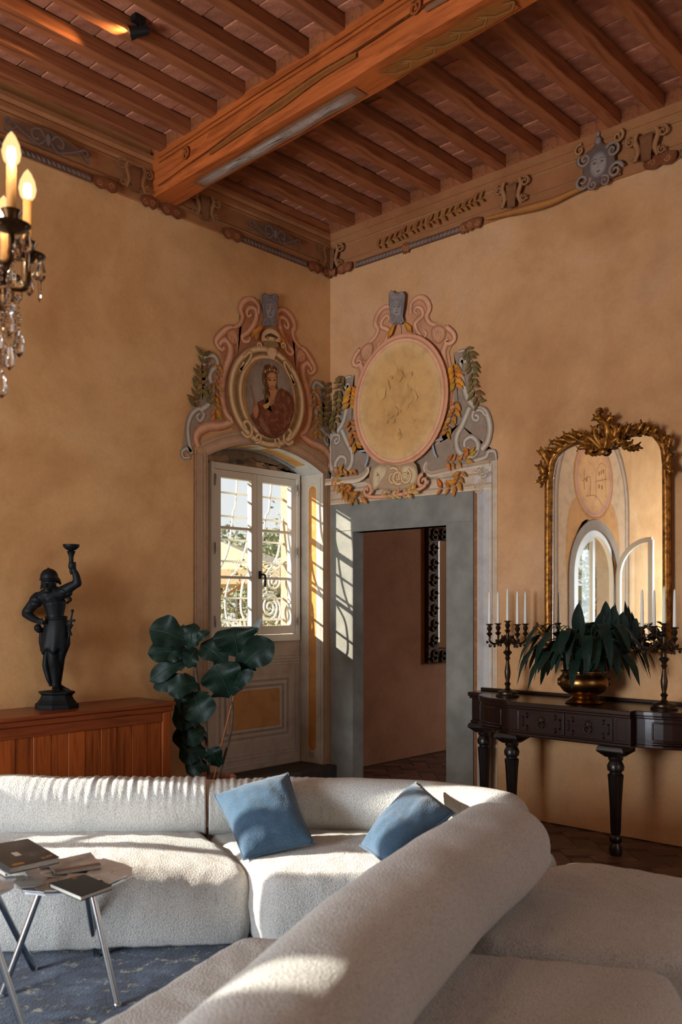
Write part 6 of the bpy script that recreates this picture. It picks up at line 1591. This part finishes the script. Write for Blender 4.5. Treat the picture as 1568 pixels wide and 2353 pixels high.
for k in range(4): limb(fb_, [sj(450, 1112 + k * 15, -.075), sj(490, 1115 + k * 15, -.088), sj(512, 1125 + k * 14, -.08)], [13, 12, 9])
limb(fb_, [sj(455, 1108, -.075), sj(490, 1092, -.085)], [14, 10])
limb(fb_, [sj(705, 750, .0), sj(800, 690, -.01), sj(895, 640, -.015)], [84, 66, 52])                            # raised arm
limb(fb_, [sj(895, 640, -.015), sj(880, 540, -.02), sj(842, 450, -.02)], [58, 46, 30])
for k in range(4): limb(fb_, [sj(868, 380 + k * 20, -.012), sj(850, 378 + k * 20, -.035), sj(810, 380 + k * 20, -.036), sj(786, 386 + k * 20, -.015)], [14, 13, 13, 10])
limb(fb_, [sj(800, 450, -.015), sj(795, 415, -.034)], [14, 11])
limb(fb_, [sj(565, 1250, .0), sj(590, 1430, -.02), sj(590, 1600, -.03), sj(600, 1760, -.01), sj(600, 1960, .0)], [105, 92, 66, 64, 38])   # standing leg
limb(fb_, [sj(600, 1970, .0), sj(612, 2020, -.03), sj(625, 2050, -.075)], [42, 40, 26])
limb(fb_, [sj(680, 1250, .01), sj(700, 1420, .0), sj(668, 1580, .0), sj(630, 1760, .03), sj(612, 1930, .05)], [105, 88, 62, 56, 36])     # bent leg
limb(fb_, [sj(625, 1985, .05), sj(690, 2008, .035), sj(765, 2022, .02)], [38, 32, 18])
sk = MB(); prof_t = [(160, 1090), (150, 1060)]
for (yy, rx_, ry_, cx_) in ((1080, 128, 95, 610),): pass
fbm = fb_.mesh('body', None, weld=False)
body = link('body', fbm, st); body.data.materials.append(M_STAT)
rmod = body.modifiers.new('join', 'REMESH'); rmod.mode = 'VOXEL'; rmod.voxel_size = 0.0055; rmod.use_smooth_shade = True
smod = body.modifiers.new('soft', 'SMOOTH'); smod.factor = 0.5; smod.iterations = 2
def skirt():
    mb_ = MB(); N = 48; rows = []
    for (yy, rx_, cx_) in ((1060, 120, 612), (1130, 150, 612), (1250, 165, 612), (1380, 172, 600), (1470, 175, 590), (1530, 165, 585)):
        rows.append([sj(cx_, yy) + V((rx_ * math.cos(2 * PI * i / N), rx_ * .82 * math.sin(2 * PI * i / N), 0)) * ((1 + 0.055 * math.sin(i * PI / 3) * max(0, (yy - 1100) / 430)) / SU) + V((0, 0, (0.012 * math.sin(i * 0.8) if yy > 1400 else 0))) for i in range(N)])
    vs = [v_ for r_ in rows for v_ in r_]; fs = [(k * N + i, k * N + (i + 1) % N, (k + 1) * N + (i + 1) % N, (k + 1) * N + i) for k in range(len(rows) - 1) for i in range(N)]
    return mb_.add(vs, fs)
o = obj('tunic', skirt(), M_STAT, st, smooth=50); sd = o.modifiers.new('thickness', 'SOLIDIFY'); sd.thickness = 0.006
bl_ = MB(); bl_.tube([sj(612, 1085) + V((128 * math.cos(2 * PI * i / 24), 106 * math.sin(2 * PI * i / 24), 6 * math.sin(i))) / SU for i in range(24)], 16 / SU, 8, closed=True); obj('belt', bl_, M_STAT, st, smooth=60)
for pts_, rr in (([sj(420, 1260, .02), sj(400, 1400, .03), sj(425, 1540, .03)], [50, 46, 26]), ([sj(470, 1500, .04), sj(450, 1700, .05), sj(490, 1880, .05), sj(505, 1955, .05)], [50, 70, 56, 26]), ([sj(700, 1300, .04), sj(735, 1420, .04), sj(690, 1570, .04)], [60, 48, 24]), ([sj(390, 1215, -.02), sj(400, 1240, -.02)], [52, 40]), ([sj(730, 800, .02), sj(780, 850, .02), sj(745, 890, .02)], [36, 34, 18])): ck = MB(); limb(ck, pts_, rr, 0.7); cm_ = ck.mesh('cloak_fold', 60, weld=False); cm_.materials.append(M_STAT); link('cloak_fold', cm_, st)
sh_ = MB()
for k, (x, y, r_) in enumerate(((370, 850, 98), (345, 905, 84), (720, 745, 88), (765, 770, 60))): sh_.ball(sj(x, y, -.004), (r_ / SU, r_ * .95 / SU, r_ * .7 / SU), 14, 10); obj('pauldron', sh_, M_STAT, st, smooth=60); sh_ = MB()
for x, y in ((330, 900), (290, 945)): sh_.tube([sj(x, y) + V((70 * math.cos(a) * .8, 70 * math.sin(a), 42 * math.cos(a))) / SU for a in [2 * PI * i / 16 for i in range(16)]], 9 / SU, 6, closed=True); obj('arm_band', sh_, M_STAT, st, smooth=60); sh_ = MB()
sw = MB(); limb(sw, [sj(790, 1330, -.02), sj(812, 1130, -.02)], [16, 18]); limb(sw, [sj(770, 1130, -.02), sj(860, 1118, -.02)], [15, 15]); limb(sw, [sj(815, 1110, -.02), sj(832, 1010, -.02)], [14, 12]); sw.ball(sj(834, 995, -.02), 22 / SU, 10, 8); limb(sw, [sj(800, 1200, -.02), sj(835, 1180, -.02)], [30, 12]); limb(sw, [sj(790, 1260, -.02), sj(820, 1300, -.02)], [26, 14])
obj('sword', sw, M_STAT, st, smooth=60)
tb = MB(); c0 = sj(815, 500, -.015); tb.lathe([(8 / SU, -30 / SU), (22 / SU, 0), (26 / SU, 60 / SU), (30 / SU, 150 / SU), (28 / SU, 190 / SU), (40 / SU, 230 / SU), (52 / SU, 262 / SU), (60 / SU, 268 / SU), (30 / SU, 276 / SU), (60 / SU, 288 / SU), (96 / SU, 320 / SU), (106 / SU, 352 / SU), (104 / SU, 358 / SU), (92 / SU, 352 / SU), (40 / SU, 318 / SU), (0, 312 / SU)], 24, c0); obj('torch_bowl', tb, M_STAT, st, smooth=40)
pb = MB(); pb.lathe([(0, 0), (285 / SU, 0), (285 / SU, 55 / SU), (265 / SU, 62 / SU), (225 / SU, 110 / SU), (205 / SU, 150 / SU), (205 / SU, 172 / SU), (240 / SU, 196 / SU), (240 / SU, 212 / SU), (190 / SU, 220 / SU), (0, 222 / SU)], 8, (sj(620, y0z).x, 0.0, 0.0), squash=(1, .8)); o = obj('plinth', pb, M_STAT, st, bevel=0.003)

# ================================================================== fiddle leaf fig
M_FIG = leaf_mat('fig_leaf', (14, 32, 26), (25, 46, 34), 0); M_FIGP = leaf_mat('fig_leaf_underside', (120, 130, 128), (150, 158, 156), 0)
M_TERRA = simple('terracotta_pot', (150, 92, 64), 0.85, c2=(170, 108, 78), scale=12); M_CANE = simple('cane_stick', (150, 92, 50), 0.55)
DF = 6.12; fp = at(497, 1783, DF); fp.z = 0
fig = thing('fiddle_leaf_fig', 'tall potted fig with broad dark leaves between sideboard and window niche', 'plant', fp)
obj('pot', MB().lathe([(0.0, 0.0), (0.092, 0.0), (0.120, 0.27), (0.132, 0.275), (0.136, 0.325), (0.130, 0.332), (0.120, 0.330), (0.116, 0.30), (0.0, 0.295)], 28), M_TERRA, fig, smooth=35)
obj('soil', MB().lathe([(0, 0.300), (0.115, 0.299)], 20), M_SOIL, fig)
z7 = lambda x, y, dd=0.0: at(x / 2.306, 1220 + y / 2.306, DF + dd) - fp
def stem_(pts, r, mat, nm): obj(nm, MB().tube(smoothpath([z7(*q) for q in pts], 6), r, 8), mat, fig, smooth=60)
stem_([(1112, 1330), (1100, 1200), (1088, 1000), (1065, 880), (1042, 780), (1035, 700), (1015, 600)], 0.011, M_BARK, 'stem')
stem_([(1150, 1330), (1195, 1180), (1225, 1050), (1232, 940), (1225, 880), (1255, 780), (1262, 660), (1275, 600)], 0.009, M_BARK, 'stem')
stem_([(1130, 1330), (1180, 1110), (1232, 900), (1292, 640)], 0.006, M_CANE, 'support_stick')
stem_([(1098, 1330), (1094, 1100), (1080, 900)], 0.005, M_CANE, 'support_stick')
fiddle = lambda t: max(0.03, (0.30 * math.sin(PI * min(1, t * 1.9)) if t < 0.30 else 0) + 1.05 * math.sin(PI * (0.08 + 0.92 * t) ** 1.6) ** 0.75 if t < 1 else 0.02)
rnd = random.Random(5)
for (bx, by, tx, ty, w, dd) in ((1002, 590, 792, 520, 150, -.04), (1012, 655, 783, 650, 112, -.08), (1006, 668, 886, 684, 50, -.12), (1000, 684, 795, 798, 84, -.03), (1008, 640, 1030, 488, 78, .02), (1030, 612, 1112, 532, 44, -.05), (1046, 625, 998, 728, 70, -.06),
                               (1042, 790, 812, 830, 80, .03), (1052, 800, 892, 862, 112, -.07), (1028, 858, 1082, 1016, 150, -.09), (1072, 990, 912, 1000, 130, -.05), (1088, 1050, 978, 1128, 108, -.08), (1085, 1095, 915, 1112, 110, .04), (1096, 1165, 948, 1200, 108, -.05), (1102, 1235, 988, 1282, 90, -.08), (1046, 905, 925, 930, 110, .02),
                               (1265, 664, 1238, 512, 195, -.02), (1205, 705, 1066, 598, 112, .03), (1226, 882, 1142, 706, 185, -.06), (1262, 738, 1452, 590, 140, -.05), (1240, 858, 1342, 738, 60, -.08), (1166, 1250, 1112, 1152, 84, -.06)):
    b = z7(bx, by, 0); t = z7(tx, ty, dd); mid_ = b.lerp(t, 0.5) + (-FW) * 0.035 + UP * 0.02
    o = obj('leaf', blade([b, mid_, t], 1.15 * w / 2.306 / FPX * DF, -FW + UP * rnd.uniform(0.1, 0.5) + RX * rnd.uniform(-.3, .3), fiddle, 0.14, 20, 0.20, rnd.uniform(0, 6)), M_FIG, fig, smooth=180)
    vn = b.lerp(t, 0.02); obj('midrib', MB().tube(smoothpath([b - FW * .002, mid_ - FW * .003, t - FW * .002], 5), [0.0035] * 6 + [0.002] * 5, 5), M_STALK, o, smooth=60)
b = z7(1318, 580, 0); t = z7(1388, 460, -.02); obj('leaf', blade([b, b.lerp(t, .5) - FW * .02, t], 42 / 2.306 / FPX * DF, -FW, lance, 0.4, 12), M_FIGP, fig, smooth=180)

# ================================================================== chandelier and ceiling spot
ch0 = fl(-1.285, 2.45, 0); chz = 2.70
chd = thing('chandelier', 'black candle chandelier with lit flame bulbs and crystal drops at the edge of the photo', 'chandelier', (ch0.x, ch0.y, 2.50), rot0)
M_CHB = simple('black_gilt_metal', (26, 18, 12), 0.35, 0.7, c2=(86, 56, 24), scale=24); M_SLEEVE = simple('ivory_sleeve', (176, 132, 78), 0.5)
cg = NT('crystal'); cg.set(Base_Color=(1, 1, 1), Roughness=0.0, Transmission_Weight=1.0, IOR=1.52); M_CRYS = cg.m
def emis(name, c, s):
    m = NT(name); m.set(Base_Color=(0.8, 0.7, 0.5), Emission_Color=c, Emission_Strength=s); return m.m
M_FLAME = emis('bulb_filament', (1.0, 0.86, 0.62), 14.0)
be = NT('bulb_envelope'); be.n.remove(be.bsdf); _t1 = be.n.new('ShaderNodeBsdfTransparent'); _e1 = be.n.new('ShaderNodeEmission'); _m1 = be.n.new('ShaderNodeMixShader'); _e1.inputs[0].default_value = (1.0, 0.62, 0.26, 1); _e1.inputs[1].default_value = 1.9; _m1.inputs[0].default_value = 0.5
be.t.links.new(_t1.outputs[0], _m1.inputs[1]); be.t.links.new(_e1.outputs[0], _m1.inputs[2]); be.t.links.new(_m1.outputs[0], be.out.inputs['Surface']); M_ENV = be.m
ZL = chz - 2.50
obj('central_stem', MB().lathe([(0.0, -0.33), (0.018, -0.32), (0.03, -0.28), (0.015, -0.24), (0.05, -0.18), (0.06, -0.14), (0.02, -0.08), (0.018, 0.0), (0.04, 0.05), (0.02, 0.1), (0.015, 0.35), (0.03, 0.4), (0.012, 0.45), (0.010, 2.15)], 18), M_CHB, chd, smooth=40)
obj('ceiling_rose', MB().lathe([(0.06, 2.16), (0.05, 2.13), (0.012, 2.11)], 20), M_CHB, chd, smooth=40)
drop_me = MB().lathe([(0.0, 0.0), (0.008, -0.012), (0.014, -0.035), (0.012, -0.052), (0.0, -0.064)], 6, squash=(1, .5)).mesh('crystal_drop'); drop_me.materials.append(M_CRYS)
bead_me = MB().lathe([(0.0, 0.007), (0.007, 0.003), (0.007, -0.003), (0.0, -0.007)], 8).mesh('crystal_bead'); bead_me.materials.append(M_CRYS)
long_me = MB().lathe([(0.0, 0.0), (0.006, -0.008), (0.0055, -0.070), (0.0, -0.085)], 6).mesh('crystal_prism'); long_me.materials.append(M_CRYS)
RC = 0.41; rnd = random.Random(3)
cang = math.atan2(2.4 - 2.45, -0.867 + 1.285)
for k in range(12):
    a = cang + k * 2 * PI / 12; ca, sa = math.cos(a), math.sin(a); r_ = RC * (1 if k % 2 == 0 else 1.0)
    arm = obj('arm', MB().tube([(q.x * ca, q.x * sa, q.y) for q in smoothpath([(0.03, -0.15, 0), (0.12, -0.20, 0), (0.24, -0.17, 0), (0.34, -0.10, 0), (0.40, -0.09, 0), (r_, -0.06, 0), (r_, -0.02, 0)], 4)], 0.009, 8), M_CHB, chd, smooth=60)
    c_ = (r_ * ca, r_ * sa, 0)
    obj('drip_pan', MB().lathe([(0.006, -0.02), (0.012, -0.012), (0.045, 0.000), (0.052, 0.008), (0.046, 0.010), (0.014, 0.004), (0.018, 0.02), (0.022, 0.035), (0.028, 0.045), (0.020, 0.047)], 16, c_), M_CHB, arm, smooth=40)
    obj('candle_sleeve', MB().lathe([(0.0125, 0.044), (0.0125, 0.165), (0.010, 0.168)], 14, c_), M_SLEEVE, arm, smooth=40)
    obj('bulb', MB().lathe([(0.011, 0.166), (0.021, 0.180), (0.025, 0.200), (0.021, 0.222), (0.011, 0.244), (0.0, 0.258)], 16, c_), M_ENV, arm, smooth=60)
    obj('filament', MB().lathe([(0.0, 0.172), (0.010, 0.178), (0.012, 0.196), (0.010, 0.212), (0.0, 0.218)], 12, c_), M_FLAME, arm, smooth=60)
    for j in range(7):
        b = 2 * PI * j / 7 + rnd.uniform(-.3, .3); px, py = c_[0] + 0.046 * math.cos(b), c_[1] + 0.046 * math.sin(b); ln = rnd.choice((0.0, 0.02))
        link('crystal_bead', bead_me, arm, (px, py, -0.002)); link('crystal_prism' if j % 2 else 'crystal_drop', long_me if j % 2 else drop_me, arm, (px, py, -0.012 - ln))
    for (rr, zz, me_, nm) in ((0.36, -0.11, drop_me, 'crystal_drop'), (0.30, -0.16, long_me, 'crystal_prism'), (0.24, -0.19, drop_me, 'crystal_drop'), (0.33, -0.20, drop_me, 'crystal_drop'), (0.27, -0.26, drop_me, 'crystal_drop'), (0.385, -0.15, long_me, 'crystal_prism'), (0.36, -0.25, drop_me, 'crystal_drop'), (0.39, -0.20, drop_me, 'crystal_drop'), (0.31, -0.30, drop_me, 'crystal_drop'), (0.34, -0.33, drop_me, 'crystal_drop')):
        aa = a + rnd.uniform(-.12, .12)
        for j in range(3): link('crystal_bead', bead_me, arm, (rr * math.cos(aa), rr * math.sin(aa), zz + 0.045 - j * 0.016))
        o = link(nm, me_, arm, (rr * math.cos(aa), rr * math.sin(aa), zz)); o.scale = (1.3, 1.3, 1.3)
    w = chd.location + Matrix.Rotation(rot0, 3, 'Z') @ V((c_[0], c_[1], 0.195))
    if k % 2 == 0: add_light('chandelier_bulb_light', 'POINT', w, 27, (1.0, 0.76, 0.50), shadow_soft_size=0.02)

sp = at(318, 92, 4.86)
spot = thing('ceiling_spotlight', 'small black spotlight fixed between the joists beside the painted beam', 'spotlight', (sp.x, sp.y, JZ + JH))
M_BLK = simple('matt_black_metal', (18, 18, 19), 0.5)
o = obj('mount', MB().box((-0.035, -0.022, -0.035), (0.035, 0.022, 0.0)), M_BLK, spot, bevel=0.004)
hd_dir = (-RX * 0.85 - FW * 0.1 + UP * -0.22).normalized(); hc = V((0.0, -0.01, -0.085))
obj('bracket', MB().tube([(0.01, -0.01, -0.035), (0.01, -0.01, -0.07)], 0.006, 8), M_BLK, spot)
q = UP.rotation_difference(hd_dir)
obj('lamp_head', MB().lathe([(0.0, -0.05), (0.022, -0.05), (0.026, -0.04), (0.026, 0.01), (0.036, 0.045), (0.036, 0.052), (0.031, 0.052), (0.026, 0.03)], 20, hc, ref=q), M_BLK, spot, smooth=40)
obj('lamp_face', MB().lathe([(0.0, 0.040), (0.028, 0.040)], 18, hc, ref=q), emis('spot_face', (1.0, 0.86, 0.66), 2.2), spot)
sl = add_light('ceiling_spot_light', 'SPOT', spot.location + hc + hd_dir * 0.06, 20, (1.0, 0.62, 0.26), spot_size=1.2, spot_blend=0.6, shadow_soft_size=0.02)
sl.rotation_euler = (hd_dir + UP * 0.16).to_track_quat('-Z', 'Y').to_euler()
